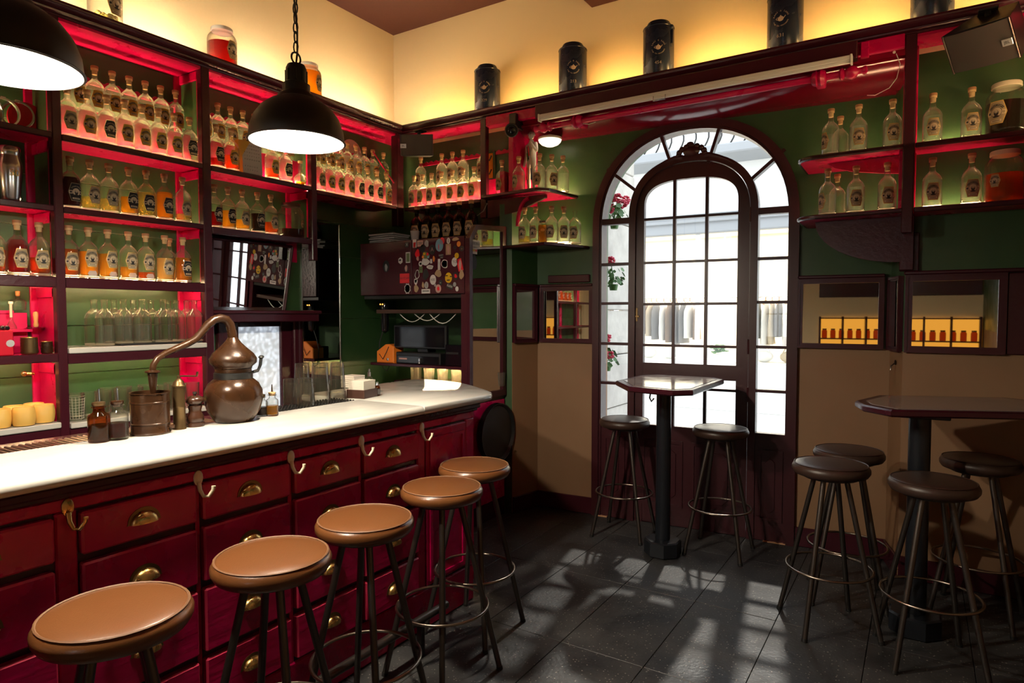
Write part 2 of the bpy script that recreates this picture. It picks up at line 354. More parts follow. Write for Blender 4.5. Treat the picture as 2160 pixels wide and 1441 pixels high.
def text2d(body, size, align='CENTER'):
    cu = bpy.data.curves.new('lettering', 'FONT'); cu.body = body; cu.size = size; cu.align_x = align; cu.align_y = 'CENTER'; cu.resolution_u = 2
    o = bpy.data.objects.new('lettering', cu); me = o.to_mesh()
    V = [tuple(v.co) for v in me.vertices]; Fs = [tuple(p.vertices) for p in me.polygons]
    o.to_mesh_clear(); bpy.data.objects.remove(o); bpy.data.curves.remove(cu); return V, Fs
def basis(o, ex, ey, ez=None):
    ex = Vector(ex).normalized(); ey = Vector(ey).normalized(); ez = ez or ex.cross(ey)
    M = Matrix((ex, ey, ez)).transposed().to_4x4(); M.translation = Vector(o); return M

# ================================================================= STRUCTURE
XL, YM, CEIL = -4.05, 4.39, 4.05          # left wall, main wall, ceiling
XR, YB = 0.78, -3.2                       # right wall, wall behind
ZCUT = 1.335                              # bottom of the mirror band
def segbox(mb, p0, p1, z0, z1, t0, t1, b=0.0, mi=0):
    """box along the plan segment p0->p1, from offset t0 to t1 on its right-hand (room) side"""
    p0 = Vector((p0[0], p0[1], 0)); p1 = Vector((p1[0], p1[1], 0)); d = (p1-p0); ln = d.length; d.normalize()
    n = Vector((d.y, -d.x, 0)); M = basis(p0, d, n, Vector((0, 0, 1)))
    return mb.box(0, ln, t0, t1, z0, z1, b, mi, M)
# floor: bed plus slabs
flo = sbuild('floor', MB().box(-4.3, 1.0, -3.4, 4.75, -0.12, -0.006), 'mortar_dark', 0)
rs = random.Random(3)
for i in range(-8, 5):
    for j in range(-8, 3):
        x0 = -1.0+.41*i; y0 = 2.65+.77*j
        if x0 < -3.6 or x0 > .45 or y0 < -3.1: continue
        bx1 = min(x0+.41, XR-.002); by1 = min(y0+.77, 4.75)
        if bx1 <= x0+.03: continue
        g = .0015
        build('slab', MB().box(x0+g, bx1-g, y0+g, by1-g, -.03, -rs.random()*.0012, .0012), 'slab', flo)
# walls
wl = struct('wall_left')
build('plaster', MB().box(XL-.2, XL, YB-.1, 4.7, 0, CEIL), 'cream', wl)
build('plaster_offset', MB().box(XL, XL+.03, 1.2, 3.36, 3.151, CEIL), 'cream', wl)
wb = struct('wall_back')
build('upper_plaster', MB().box(XL-.2, XR+.2, YM, YM+.2, 3.03, CEIL), 'cream', wb)
build('panelling', MB().box(XL, -2.66, YM, YM+.2, 0, 3.03), 'green', wb)
pier = [(-2.76, 4.165), (-2.664, 4.19), (-2.604, 4.477), (-2.604, 4.75), (-2.76, 4.75)]
build('pier', MB().prism(pier, 0, 2.40), 'green', wb)
build('pier_upper', MB().prism([(-2.70, 4.20), (-2.66, 4.20), (-2.604, 4.477), (-2.604, 4.75), (-2.70, 4.75)], 2.40, 3.03), 'crimson', wb)
RV0, RV1 = (-2.664, 4.19), (-2.604, 4.477)
build('reveal_plaster', segbox(MB(), RV1, RV0, 0, ZCUT, -.004, .02), 'tan', wb)
wd = struct('wall_door')
DM = basis(DP, DD, (0, 0, 1), DN)           # local (s, z, off)
build('plaster', MB().box(-.02, .50, 0, ZCUT, -.25, 0, 0, 0, DM), 'tan', wd)
build('plaster', MB().box(1.89, 2.46, 0, ZCUT, -.25, 0, 0, 0, DM), 'tan', wd)
build('panelling', MB().box(-.02, .50, ZCUT, 3.06, -.25, 0, 0, 0, DM), 'green', wd)
build('panelling', MB().box(1.89, 2.46, ZCUT, 3.06, -.25, 0, 0, 0, DM), 'green', wd)
AC, AH, AS, AB_ = 1.196, .708, 2.20, .712     # outer arch: centre, half width, spring, rise
def arch(c, h, sp, rise, n=2.2, k=36, base=None):
    pts = []
    if base is not None: pts.append((c-h, base))
    for i in range(k+1):
        a = PI - PI*i/k; ca, sa = math.cos(a), math.sin(a)
        pts.append((c+h*math.copysign(abs(ca)**(2/n), ca), sp+rise*abs(sa)**(2/n)))
    if base is not None: pts.append((c+h, base))
    return pts
def ring(mb, O, I, h0, h1, M, mi=0):
    n = len(O); V = [(p[0], p[1], h) for h in (h0, h1) for q in (O, I) for p in q]
    o0, i0, o1, i1 = 0, n, 2*n, 3*n; Fs = []
    for i in range(n-1):
        Fs += [(o0+i, o0+i+1, i0+i+1, i0+i), (o1+i, i1+i, i1+i+1, o1+i+1), (o0+i, o1+i, o1+i+1, o0+i+1), (i0+i, i0+i+1, i1+i+1, i1+i)]
    Fs += [(o0, i0, i1, o1), (o0+n-1, o1+n-1, i1+n-1, i0+n-1)]
    return mb.add(V, Fs, mi, M)
top = arch(AC, AH-.01, AS, AB_-.01)
build('spandrel', ring(MB(), [(p[0], 3.06) for p in top], top, -.25, 0, DM), 'green', wd)
wr = struct('wall_pier')                     # main wall right of the door recess
ST0, ST1 = (-.163, 4.663), (-.088, 4.39)
build('plaster', MB().prism([(-.088, 4.39), (XR, 4.39), (XR, 4.75), (-.163, 4.75), (-.163, 4.663)], 0, ZCUT), 'tan', wr)
build('panelling', MB().prism([(-.088, 4.39), (XR, 4.39), (XR, 4.75), (-.163, 4.75), (-.163, 4.663)], ZCUT, 3.03), 'green', wr)
wri = struct('wall_right')
build('plaster', MB().box(XR, XR+.2, YB-.1, 4.75, 0, ZCUT), 'tan', wri)
build('panelling', MB().box(XR, XR+.2, YB-.1, 4.75, ZCUT, 3.03), 'green', wri)
build('upper_plaster', MB().box(XR, XR+.2, YB-.1, 4.75, 3.03, CEIL), 'cream', wri)
wf = struct('wall_front')                    # the wall behind the photographer, with a window
for a in ((-4.25, -1.25, 0, CEIL), (-.75, 1.0, 0, CEIL), (-1.25, -.75, 0, 1.1), (-1.25, -.75, 2.4, CEIL)):
    build('plaster', MB().box(a[0], a[1], YB-.2, YB, a[2], a[3]), 'cream', wf)
build('dado', MB().box(-4.05, XR, YB, YB+.02, 0, .9), 'oxblood', wf)
w1 = struct('window_1')
for x0, x1, z0, z1 in ((-1.25, -1.20, 1.1, 2.4), (-.80, -.75, 1.1, 2.4), (-1.20, -.80, 1.1, 1.15), (-1.20, -.80, 2.35, 2.4), (-1.015, -.985, 1.15, 2.35), (-1.20, -.80, 1.55, 1.575), (-1.20, -.80, 1.95, 1.975)):
    build('window_frame', MB().box(x0, x1, YB-.14, YB-.06, z0, z1, .004), 'oxblood', w1)
build('pane', MB().box(-1.20, -.80, YB-.105, YB-.10, 1.15, 2.35), 'window_glass', w1)
ce = struct('ceiling')
build('plaster', MB().box(XL-.2, XR+.2, YB-.2, YM+.2, CEIL, CEIL+.15), 'ceiling_paint', ce)
build('beam', MB().box(-2.10, -1.75, -1.0, 4.39, 3.80, CEIL, .01), 'ceiling_paint', ce)
# baseboards
def baseb(name, p0, p1, h=.13):
    o = sbuild(name, segbox(MB(), p0, p1, 0.001, h, 0, .016, .004), 'oxblood'); return o
dl = dw(-.005, 0); d1 = dw(.478, 0); d2 = dw(1.912, 0); d3 = dw(2.44, 0)
baseb('baseboard_reveal', (RV0[0]+.004, RV0[1]), (RV1[0]+.004, RV1[1]))
bpy.context.view_layer.update()
baseb('baseboard_door_left', (d1.x, d1.y), (dl.x, dl.y)) if False else sbuild('baseboard_door_left', MB().box(.0, .48, .001, .13, 0, .016, .004, 0, DM), 'oxblood')
sbuild('baseboard_door_right', MB().box(1.91, 2.44, .001, .13, 0, .016, .004, 0, DM), 'oxblood')
sbuild('baseboard_step', segbox(MB(), ST1, ST0, .001, .13, -.016, 0, .004), 'oxblood')
sbuild('baseboard_back', MB().box(-.085, XR, 4.372, 4.389, .001, .13, .004), 'oxblood')
sbuild('baseboard_right', MB().box(XR-.017, XR-.001, YB, 4.37, .001, .13, .004), 'oxblood')

# ---------------------------------------------------------------- entrance door
dr = struct('door_1', dw(AC, 0)); dr.rotation_euler = (0, 0, math.atan2(DD.y, DD.x))
FB, FF = -.10, .018
O = arch(AC, AH, AS, AB_, base=0.0); I = arch(AC, AH-.056, AS, AB_-.056, base=0.0)
build('frame', ring(MB(), O, I, FB, FF, DM), 'door_paint', dr)
I2 = arch(AC, AH-.040, AS, AB_-.040, base=0.0)
build('frame_moulding', ring(MB(), arch(AC, AH+.012, AS, AB_+.012, base=0), I2, FF, FF+.014, DM), 'door_paint', dr)
LC, LH = 1.207, .452
CO = arch(LC, LH, 2.26, .42, 2.3, base=0.0); CI = arch(LC, LH-.050, 2.26, .375, 2.3, base=0.0)
build('door_casing', ring(MB(), CO, CI, FB+.02, FF, DM), 'door_paint', dr)
leaf = build('door_leaf', ring(MB(), arch(LC-.003, LH-.052, 2.26, .372, 2.3, base=.0), arch(1.195, .33, 2.33, .19, 2.8, base=.0), -.05, -.004, DM), 'door_paint', dr)
GA = arch(1.195, .33, 2.33, .19, 2.8, k=60)
def gtop(s):
    for a, b_ in zip(GA, GA[1:]):
        if a[0] <= s <= b_[0]: return a[1]+(b_[1]-a[1])*(s-a[0])/max(b_[0]-a[0], 1e-6)
    return GA[0][1]
mb = MB()
LS = (.865, 1.085, 1.313, 1.525); ROWS = (.735, 1.018, 1.09, 1.195, 1.325, 1.628, 1.932, 2.25)
build('rail', MB().box(.84, 1.55, 1.088, 1.195, -.046, -.006, .004, 0, DM), 'door_paint', leaf)
build('kick_board', MB().box(.82, 1.58, .0, .735, -.046, -.008, .004, 0, DM), 'door_paint', leaf)
for s in LS[1:3]: build('muntin', MB().box(s-.011, s+.011, .73, gtop(s)+.01, -.042, -.008, .003, 0, DM), 'door_paint', leaf)
for z in (1.018, 1.325, 1.628, 1.932, 2.25): build('muntin', MB().box(.85, 1.54, z-.009, z+.009, -.040, -.010, .003, 0, DM), 'door_paint', leaf)
for i in range(3):
    for r0, r1 in ((.735, 1.018), (1.018, 1.09), (1.195, 1.325), (1.325, 1.628), (1.628, 1.932), (1.932, 2.25)):
        build('pane', MB().box(LS[i], LS[i+1], r0, r1, -.027, -.023, 0, 0, DM), 'window_glass', leaf)
    ks = [LS[i]+(LS[i+1]-LS[i])*k/10 for k in range(11)]
    build('pane', MB().prism([(LS[i], 2.25), (LS[i+1], 2.25)]+[(s, gtop(s)) for s in reversed(ks)], -.027, -.023, 0, DM), 'window_glass', leaf)
# sidelights
for side, (s0, s1) in enumerate(((.542, .757), (1.657, 1.852))):
    for z, hh in ((2.25, .022), (1.93, .010), (1.635, .010), (1.33, .010), (1.03, .010)):
        build('muntin', MB().box(s0-.01, s1+.01, z-hh, z+hh, -.055, .008, .003, 0, DM), 'door_paint', dr)
    build('kick_board', MB().box(s0-.02, s1+.02, 0.0, .74, -.06, .006, .004, 0, DM), 'door_paint', dr)
    for r0, r1 in ((.74, 1.03), (1.03, 1.33), (1.33, 1.635), (1.635, 1.93), (1.93, 2.25)):
        build('pane', MB().box(s0-.004, s1+.006, r0, r1, -.030, -.026, 0, 0, DM), 'window_glass', dr)
# fanlight: radial bars and panes
bars = (((.565, 2.25), (.757, 2.25)), ((.605, 2.625), (.775, 2.487)), ((.977, 2.87), (1.058, 2.64)), ((1.402, 2.87), (1.33, 2.64)), ((1.795, 2.626), (1.63, 2.487)), ((1.83, 2.25), (1.657, 2.25)))
def slot(a, b_, w_):
    a = Vector(a); b_ = Vector(b_); d = (b_-a).normalized(); n = Vector((-d.y, d.x))*w_; a -= d*.03; b_ += d*.03
    return [tuple(a+n), tuple(a-n), tuple(b_-n), tuple(b_+n)]
for a, b_ in bars[1:5]: build('glazing_bar', MB().prism(slot(a, b_, .011), -.05, .010, 0, DM), 'door_paint', dr)
IO = arch(AC, AH-.05, AS, AB_-.05, k=80); CC = arch(LC, LH-.005, 2.26, .415, 2.3, k=80)
def near(L_, p): return min(range(len(L_)), key=lambda i: (L_[i][0]-p[0])**2+(L_[i][1]-p[1])**2)
for (a, b_), (c_, d_) in zip(bars, bars[1:]):
    i0, i1 = near(IO, a), near(IO, c_); j0, j1 = near(CC, b_), near(CC, d_)
    build('pane', MB().prism(IO[i0:i1+1]+CC[j0:j1+1][::-1], -.030, -.026, 0, DM), 'window_glass', dr)
# raised panels low on the door and sidelights
def octa(s0, s1, z0, z1, c): return [(s0+c, z0), (s1-c, z0), (s1, z0+c), (s1, z1-c), (s1-c, z1), (s0+c, z1), (s0, z1-c), (s0, z0+c)]
for par, s0, s1 in ((leaf, .86, 1.165), (leaf, 1.225, 1.53), (dr, .565, .735), (dr, 1.678, 1.838)):
    off = -.008 if par is leaf else .006
    pn = build('panel_moulding', ring(MB(), octa(s0, s1, .14, .63, .002)+[octa(s0, s1, .14, .63, .002)[0]], octa(s0+.022, s1-.022, .162, .608, .002)+[octa(s0+.022, s1-.022, .162, .608, .002)[0]], off, off+.010, DM), 'door_paint', par)
    c = .025 if s1-s0 < .2 else .035
    build('raised_panel', MB().prism(octa(s0+.05, s1-.05, .20, .57, c), off, off+.008, 0, DM, .002), 'door_paint', par)
# carved shell over the door, keyhole plate, hinges
mb = MB()
for k in range(9):
    a = PI*(.08+.84*k/8); rr = .075+.025*math.sin(a)
    mb.sphere((LC+math.cos(a)*rr*1.15, 2.665+math.sin(a)*rr*.75, .012), .022, 8, 0, (1, 1, .7), DM)
mb.sphere((LC, 2.70, .016), .05, 10, 0, (1.2, .8, .5), DM); mb.sphere((LC-.01, 2.755, .014), .02, 8, 0, (1.3, .8, .6), DM)
for s_ in (-1, 1):
    mb.tube([(LC+s_*x_, z_, .012) for x_, z_ in ((.06, 2.665), (.12, 2.668), (.18, 2.648), (.24, 2.622), (.29, 2.585))], [.02, .016, .014, .012, .008], 6, 0, M=DM)
build('carved_shell', mb, 'door_paint', dr)
kp = build('keyhole_plate', MB().box(.805, .835, 1.53, 1.545, -.004, .004, .002, 0, DM).box(.81, .822, 1.50, 1.60, -.004, .001, .001, 0, DM), 'aged_brass', leaf)
for z in (.95, 2.18, 1.28): build('hinge', MB().tube([dw(1.608, z, .012), dw(1.608, z+.10, .012)], .009, 8), 'door_paint', dr)
build('threshold_crack', MB().box(.49, .60, 0, .006, -.01, .03, 0, 0, DM), 'chipped_edge', dr)
build('threshold_crack', MB().box(1.72, 1.90, 0, .005, -.01, .028, 0, 0, DM), 'chipped_edge', dr)

# ---------------------------------------------------------------- cornices, header over the recess
def cornice(name, pts, z0, z1, prof, side):
    """moulding: profile [(out, z)] swept along plan polyline"""
    mb = MB(); n = len(prof)
    for k, (x, y, ox, oy) in enumerate(pts):
        for o_, z in prof: mb.v.append((x+ox*o_, y+oy*o_, z))
    for k in range(len(pts)-1):
        for i in range(n-1): mb.f.append((k*n+i, k*n+i+1, (k+1)*n+i+1, (k+1)*n+i)); mb.m.append(0)
    for e in (0, len(pts)-1): mb.f.append(tuple(e*n+i for i in range(n))); mb.m.append(0)
    return sbuild(name, mb, 'oxblood', 30)
prof = [(-.28, 3.076), (0.0, 3.076), (.004, 3.084), (.000, 3.090), (.012, 3.096), (.014, 3.104), (.006, 3.110), (.022, 3.122), (.030, 3.132), (.032, 3.142), (.030, 3.150), (-.28, 3.150)]
XF, YF = -3.765, 4.18
cornice('trim_1', [(XF, .35, 1, 0), (XF, YF, 1, -1)], 0, 0, prof, 1)
prof2 = [(-.20, 3.076), (0.0, 3.076)] + prof[2:-1] + [(-.20, 3.150)]
cornice('trim_2', [(XF, YF, 1, -1), (.45, YF, -1, -1), (.45, -1.0, -1, 0)], 0, 0, prof2, 1)
# header: fascia box, soffit and coved board down to the door wall
hd = struct('trim_3')
build('fascia', MB().box(-2.42, -.335, 4.118, 4.19, 2.985, 3.085, .005), 'oxblood', hd)
build('fascia_low', MB().box(-2.89, -.11, 4.165, 4.20, 3.01, 3.085, .004), 'crimson', hd)
A = []; B_ = []
for t, zz in ((.0, 3.045), (.06, 2.985), (.12, 2.945), (.20, 2.918), (.28, 2.905), (.36, 2.903)):
    A.append((-2.66, 4.20+t*.78, zz)); B_.append((-.10, 4.20+t*1.32, zz))
build('cove', MB().strip(A, B_).strip([(a[0], a[1], 3.06) for a in A], [(a[0], a[1], 3.06) for a in B_]), 'cove_red', hd, 60)
build('cove_bead', MB().tube([(-2.66, 4.225, 2.975), (-.10, 4.225, 2.975)], .012, 8), 'cove_red', hd)
build('hinge_block', MB().box(-.32, -.28, 4.135, 4.165, 2.985, 3.07, .003), 'crimson', hd)

# ================================================================= BACK BAR (left wall)
def led(name_parent, x0, x1, y0, y1, z0, z1, mat='led'):
    return build('led_strip', MB().box(x0, x1, y0, y1, z0, z1), mat, name_parent, 0)
def scallop(axis, a0, a1, plane, z0, z1, t, step=.052):
    """wavy-topped rail; axis 'y' runs along y at x=plane, axis 'x' along x at y=plane"""
    n = max(2, int((a1-a0)/step)); poly = [(a0, z0), (a1, z0)]
    for k in range(n, 0, -1):
        for u in (0, .2, .4, .6, .8): 
            a = a0+(a1-a0)*(k-u)/n; poly.append((a, z1-(z1-z0)*.5*(abs(math.cos(PI*u))**.8 if u not in (0,) else 1)))
    poly.append((a0, z1-(z1-z0)*.5))
    M = basis((plane, 0, 0), (0, 1, 0), (0, 0, 1)) if axis == 'y' else basis((0, plane, 0), (1, 0, 0), (0, 0, 1))
    return MB().prism(poly, 0 if axis == 'y' else 0, t, 0, M)
bk = thing('back_bar_shelving', 'tall crimson and green shelving wall behind the marble bar, packed with bottles', 'shelving', (-3.9, 2.4, 0))
POSTS = [(.70, .745), (1.549, 1.594), (2.365, 2.422), (3.208, 3.257)]
for (a, b_), z0 in zip(POSTS+[(-.16, -.115), (-1.03, -.985)], (0, 0, 0, 1.946, 0, 0)):
    build('post', MB().box(XF-.05, XF, a, b_, z0, 3.08, .005), 'oxblood', bk)
    build('post_back_stile', MB().box(XL, XL+.03, a-.02, b_+.02, max(z0, 0), 3.075, .003), 'crimson', bk)
build('post', MB().box(XF-.06, XF+.012, 4.105, 4.185, 2.30, 3.08, .005), 'oxblood', bk)
for i in range(8):
    z0 = .95+.27*i; z1 = min(z0+.267, 3.075); y1 = 2.42 if z1 < 2.0 else 4.385
    build('plank', MB().box(XL+.001, XL+.014, -1.05, y1, z0, z1, .002), 'green', bk)
for i in range(4): build('plank', MB().box(XL+.001, XL+.012, 2.42, 4.385, .30+.40*i+.02, .30+.40*(i+1)+.018, .002), 'green', bk)
build('base_cabinet', MB().box(XL, XF-.02, -1.0, 2.42, 0, .94, .004), 'oxblood', bk)
bays = [(.745, 1.549), (1.594, 2.365), (2.422, 3.208), (3.257, 4.105)]
def shelf(y0, y1, zt, lip=.03, th=.022, mat='crimson', nm='shelf', par=None):
    s_ = build(nm, MB().box(XL+.012, XF-.018, y0-.01, y1+.01, zt-th, zt, .002), mat, bk)
    build('lip', MB().box(XF-.02, XF+.002, y0, y1, zt-lip, zt+.001, .004), 'oxblood', s_); return s_
for i, (y0, y1) in enumerate(bays):
    shelf(y0, y1, 2.482 if i < 3 else 2.466)
    if i < 3: shelf(y0, y1, 2.110 if i < 2 else 2.102, .030 if i < 2 else .042)
    if i < 2: shelf(y0, y1, 1.745, .055)
    if i < 2: build('soffit_board', MB().box(XL+.012, XF-.006, y0, y1, 3.060, 3.075), 'crimson', bk)
    else: build('soffit_board', MB().box(XL+.012, XF-.006, y0, y1 if i == 2 else 4.385, 3.060, 3.075), 'crimson', bk)
shelf(*bays[0], 1.348, .042)
for y0, y1 in ((-.115, .70), (-.985, -.16)):
    for zt in (2.482, 2.11, 1.745, 1.376, .98): shelf(y0, y1, zt)
    led(bk, -3.93, -3.924, y0+.02, y1-.02, 1.746, 1.750); led(bk, -3.93, -3.924, y0+.02, y1-.02, 2.111, 2.115)
for (y0, y1), zt in ((bays[1], 1.376), (bays[1], .98), (bays[0], .992)):
    build('marble_shelf', MB().box(XL+.012, XF+.012, y0, y1, zt-.03, zt, .004), 'marble', bk)
    build('apron', MB().box(XF-.02, XF, y0, y1, zt-.085, zt-.03, .004), 'oxblood', bk)
# dividers between bays
for k in (1, 2, 3):
    yc = (POSTS[k][0]+POSTS[k][1])/2
    lv = [(2.50, 3.06, 0), (2.12, 2.45, 0), (1.755, 2.08, 0), (1.38, 1.69, 1), (.985, 1.29, 1)] if k < 3 else [(2.50, 3.06, 0), (2.12, 2.45, 0)]
    for z0, z1, solid in lv:
        if solid: build('divider_panel', MB().box(XL+.03, XF-.05, yc-.010, yc+.010, z0, z1, .002), 'crimson', bk)
        else: build('divider_panel', MB().box(XL+.03, XF-.05, yc-.006, yc+.006, z0, z1, .001), 'green', bk)
        build('divider_rail', MB().box(XL+.03, XF-.045, yc-.018, yc+.018, z1-.05, z1+.005, .003), 'crimson', bk)
        build('divider_stile', MB().box(XF-.072, XF-.046, yc-.018, yc+.018, z0, z1, .003), 'crimson', bk)
# step for the rear row, wavy rail, light strips
for i, (y0, y1) in enumerate(bays[1:]):
    zt = 2.483 if i < 2 else 2.467
    build('bottle_step', MB().box(XL+.013, -3.885, y0, y1, zt, 2.672, .003), 'crimson', bk)
    build('wavy_rail', scallop('y', y0, y1, XL+.014, 2.862, 2.905, .012), 'crimson', bk, 30)
    led(bk, -3.881, -3.875, y0+.01, y1-.01, zt+.001, zt+.006); led(bk, -4.032, -4.026, y0+.01, y1-.01, 2.673, 2.677)
for (y0, y1), zt, lx in ((bays[0], 2.483, -3.99), (bays[1], 2.111, -3.93), (bays[2], 2.103, -3.93), (bays[1], 1.746, -3.93), (bays[0], 1.746, -3.93)):
    led(bk, lx, lx+.006, y0+.02, y1-.02, zt+.001, zt+.005, 'led_soft')
for (y0, y1), zt, lx in ((bays[0], 1.717, -3.86), (bays[1], 1.717, -3.86), (bays[1], 1.342, -3.86), (bays[0], 1.318, -3.86)):
    led(bk, lx, lx+.006, y0+.03, y1-.03, zt, zt+.004, 'led_soft')
led(bk, -3.838, -3.828, .4, 4.20, 3.1505, 3.1545, 'added_cornice_led')  # added strip, no known fixture, brightens the upper left wall
# pegs and small fittings
build('coat_peg', MB().tube([(-3.93, 1.50, 1.24), (-3.93, 1.46, 1.243)], .008, 8).sphere((-3.93, 1.455, 1.243), .014, 8), 'brass', bk)
build('bracket_rod', MB().tube([(-3.95, 4.02, 2.93), (-3.78, 4.09, 2.66)], .006, 6), 'crimson', bk)
# below the third bay: ledge, moulding, frosted service door
build('ledge', MB().box(XL, XF-.03, 2.42, 3.29, 1.50, 1.575, .006), 'oxblood', bk)
build('ledge_moulding', MB().box(XL, XF-.012, 2.42, 3.30, 1.555, 1.580, .006), 'oxblood', bk)
d2_ = struct('door_2', (XL, 2.93, 0))
for a in ((2.60, 2.757, 0, 1.50), (3.105, 3.20, 0, 1.50), (2.757, 3.105, 1.464, 1.50), (2.757, 3.105, 0, .55)):
    build('door_rail', MB().box(XL+.012, XL+.05, a[0], a[1], a[2], a[3], .006), 'oxblood', d2_)
build('pane', MB().box(XL+.018, XL+.026, 2.75, 3.11, .54, 1.47), 'frosted', d2_)
build('jamb', MB().box(XL+.012, XL+.08, 3.20, 3.245, 0, 1.56, .008), 'oxblood', d2_)
build('jamb', MB().tube([(XL+.06, 3.268, 0), (XL+.06, 3.268, 1.56)], .022, 10), 'oxblood', d2_)
# leaning mirror in the third bay
lm = thing('leaning_mirror', 'tilted mirror leaning under the shelf above the frosted service door', 'mirror', (-3.98, 2.8, 1.58))
q = [(-3.985, 2.43, 1.582), (-3.985, 3.118, 1.582), (-3.955, 3.172, 2.050), (-3.955, 2.43, 2.050)]
build('glass', MB().add(q+[(p[0]-.006, p[1], p[2]) for p in q], [(0,1,2,3), (7,6,5,4), (0,4,5,1), (1,5,6,2), (2,6,7,3), (3,7,4,0)]), 'mirror', lm, 0)
build('frame', MB().tube([(-3.982, 3.122, 1.584), (-3.952, 3.176, 2.052)], .012, 6).tube([(-3.952, 2.43, 2.052), (-3.952, 3.176, 2.052)], .010, 6), 'oxblood', lm)
tm = thing('tall_wall_mirror', 'tall narrow frameless mirror with a chrome edge on the wall behind the bar', 'mirror', (XL+.02, 3.52, .9))
build('glass', MB().box(XL+.016, XL+.022, 3.33, 3.705, .92, 2.28), 'mirror', tm, 0)
build('edge_strip', MB().box(XL+.014, XL+.028, 3.703, 3.712, .92, 2.285, .001).box(XL+.014, XL+.026, 3.324, 3.33, .92, 2.285), 'steel', tm)

# ================================================================= MAIN WALL, LEFT PART
cs = thing('corner_shelving', 'crimson bottle shelf in the corner above the sticker covered cupboard', 'shelving', (-3.35, 4.3, 2.4))
build('shelf', MB().box(XF+.02, -2.90, YF+.016, YM, 2.437, 2.459, .002), 'crimson', cs)
build('lip', MB().box(XF+.015, -2.952, YF, YF+.02, 2.432, 2.462, .004), 'oxblood', cs)
build('post', MB().box(-2.952, -2.898, YF-.004, YF+.045, 2.31, 3.08, .005), 'oxblood', cs)
build('soffit_board', MB().box(XF, -2.66, YF+.01, YM, 3.060, 3.075), 'crimson', cs)
build('bottle_step', MB().box(XF-.02, -2.80, 4.305, YM-.002, 2.46, 2.635, .003), 'crimson', cs)
build('step_box', MB().box(-2.79, -2.745, 4.21, YM-.002, 2.47, 2.66, .003), 'crimson', cs)
build('wavy_rail', scallop('x', -3.75, -2.72, YM-.001, 2.845, 2.888, .012), 'crimson', cs, 30)
build('back_stile', MB().box(-2.735, -2.685, YM-.02, YM-.001, 2.45, 3.06, .003), 'crimson', cs)
led(cs, XF+.03, -2.96, 4.294, 4.300, 2.460, 2.465); led(cs, XF+.03, -2.96, 4.382, 4.387, 2.636, 2.640)
led(cs, -2.87, -2.75, 4.27, 4.276, 2.471, 2.475)
led(cs, -3.7, .40, 4.224, 4.234, 3.1505, 3.1545, 'added_cornice_led_gold')  # added gold strip, washes the upper main wall with warm light
UP_ = [(-2.897, 4.125), (-2.375, 4.065), (-2.315, 4.125), (-2.272, 4.498), (-2.60, 4.474), (-2.655, 4.215), (-2.70, 4.385), (-2.897, 4.385)]
us = build('corner_shelf', MB().prism(UP_, 2.446, 2.470, 0, None), 'crimson', cs)
build('edge', MB().tube([(-2.897, 4.12, 2.458), (-2.375, 4.06, 2.458), (-2.311, 4.122, 2.458), (-2.266, 4.498, 2.458)], .014, 6), 'oxblood', us)
build('bracket', MB().prism([(-2.88, 2.44), (-2.70, 2.44), (-2.36, 2.44), (-2.36, 2.415), (-2.62, 2.33), (-2.88, 2.30)], 0, .025, 0, basis((0, 4.20, 0), (1, 0, 0), (0, 0, 1))), 'oxblood', cs)
LO = [(-2.735, 4.16), (-2.312, 4.08), (-2.195, 4.40), (-2.172, 4.505), (-2.60, 4.474), (-2.66, 4.195), (-2.735, 4.175)]
ls_ = build('corner_shelf', MB().prism(LO, 2.055, 2.078, 0, None), 'oxblood', cs)
build('edge', MB().tube([(-2.735, 4.155, 2.064), (-2.312, 4.073, 2.064), (-2.189, 4.40, 2.064), (-2.168, 4.505, 2.064)], .013, 6), 'oxblood', ls_)
mb = MB(); P_ = []
for k in range(9):
    a = PI/2*k/8; P_.append((-2.50-.10*math.cos(a)*1.0+.0, 4.17, 2.22+.20*math.sin(a)*1.0))
build('curved_bracket', MB().tube(P_, .016, 6), 'crimson', cs)
led(cs, -2.55, -2.32, 4.40, 4.406, 2.471, 2.475)
led(cs, -2.55, -2.25, 4.36, 4.366, 2.079, 2.083)

# partition with the mirror at the bar's far end
pt = thing('mirror_partition', 'narrow oxblood partition with a tall clipped-corner mirror at the end of the bar', 'partition', (-2.72, 3.93, 0))
PM = basis((-2.74, 0, 0), (0, 1, 0), (0, 0, 1))
fr = [(3.690, .0), (4.165, .0), (4.165, 2.225), (3.775, 2.195), (3.690, 2.09)]
build('panel', MB().prism(fr, 0, .022, 0, PM), 'oxblood', pt)
o_ = [(3.690, .93), (4.165, .93), (4.165, 2.225), (3.775, 2.195), (3.690, 2.09), (3.690, .93)]; i_ = [(3.728, .975), (4.118, .975), (4.118, 2.180), (3.792, 2.160), (3.728, 2.078), (3.728, .975)]
build('frame', ring(MB(), o_, i_, .020, .040, PM), 'oxblood', pt)
build('glass', MB().prism(i_[:-1], .020, .026, 0, PM), 'mirror', pt, 0)
build('lower_panel', MB().prism([(3.70, .14), (4.155, .14), (4.155, .90), (3.70, .90)], .022, .030, 0, PM, .003), 'crimson_wood', pt)
for y_, z_ in ((3.90, .46), (4.13, .52)): build('tray_hook', MB().tube([(-2.71, y_, z_-.02), (-2.64, y_, z_-.02), (-2.625, y_, z_+.03)], .005, 6), 'gunmetal', pt)
build('decal', MB().box(-2.7135, -2.7125, 3.735, 3.835, 2.035, 2.085), 'paper_white', pt)
V_, F_ = text2d('FERNET-BRANCA', .0135)
build('decal_text', MB().add(V_, F_, 0, basis((-2.7115, 3.785, 2.060), (0, 1, 0), (0, 0, 1)) @ Matrix.Diagonal((.78, 2.2, 1, 1))), 'ink', pt, 0)
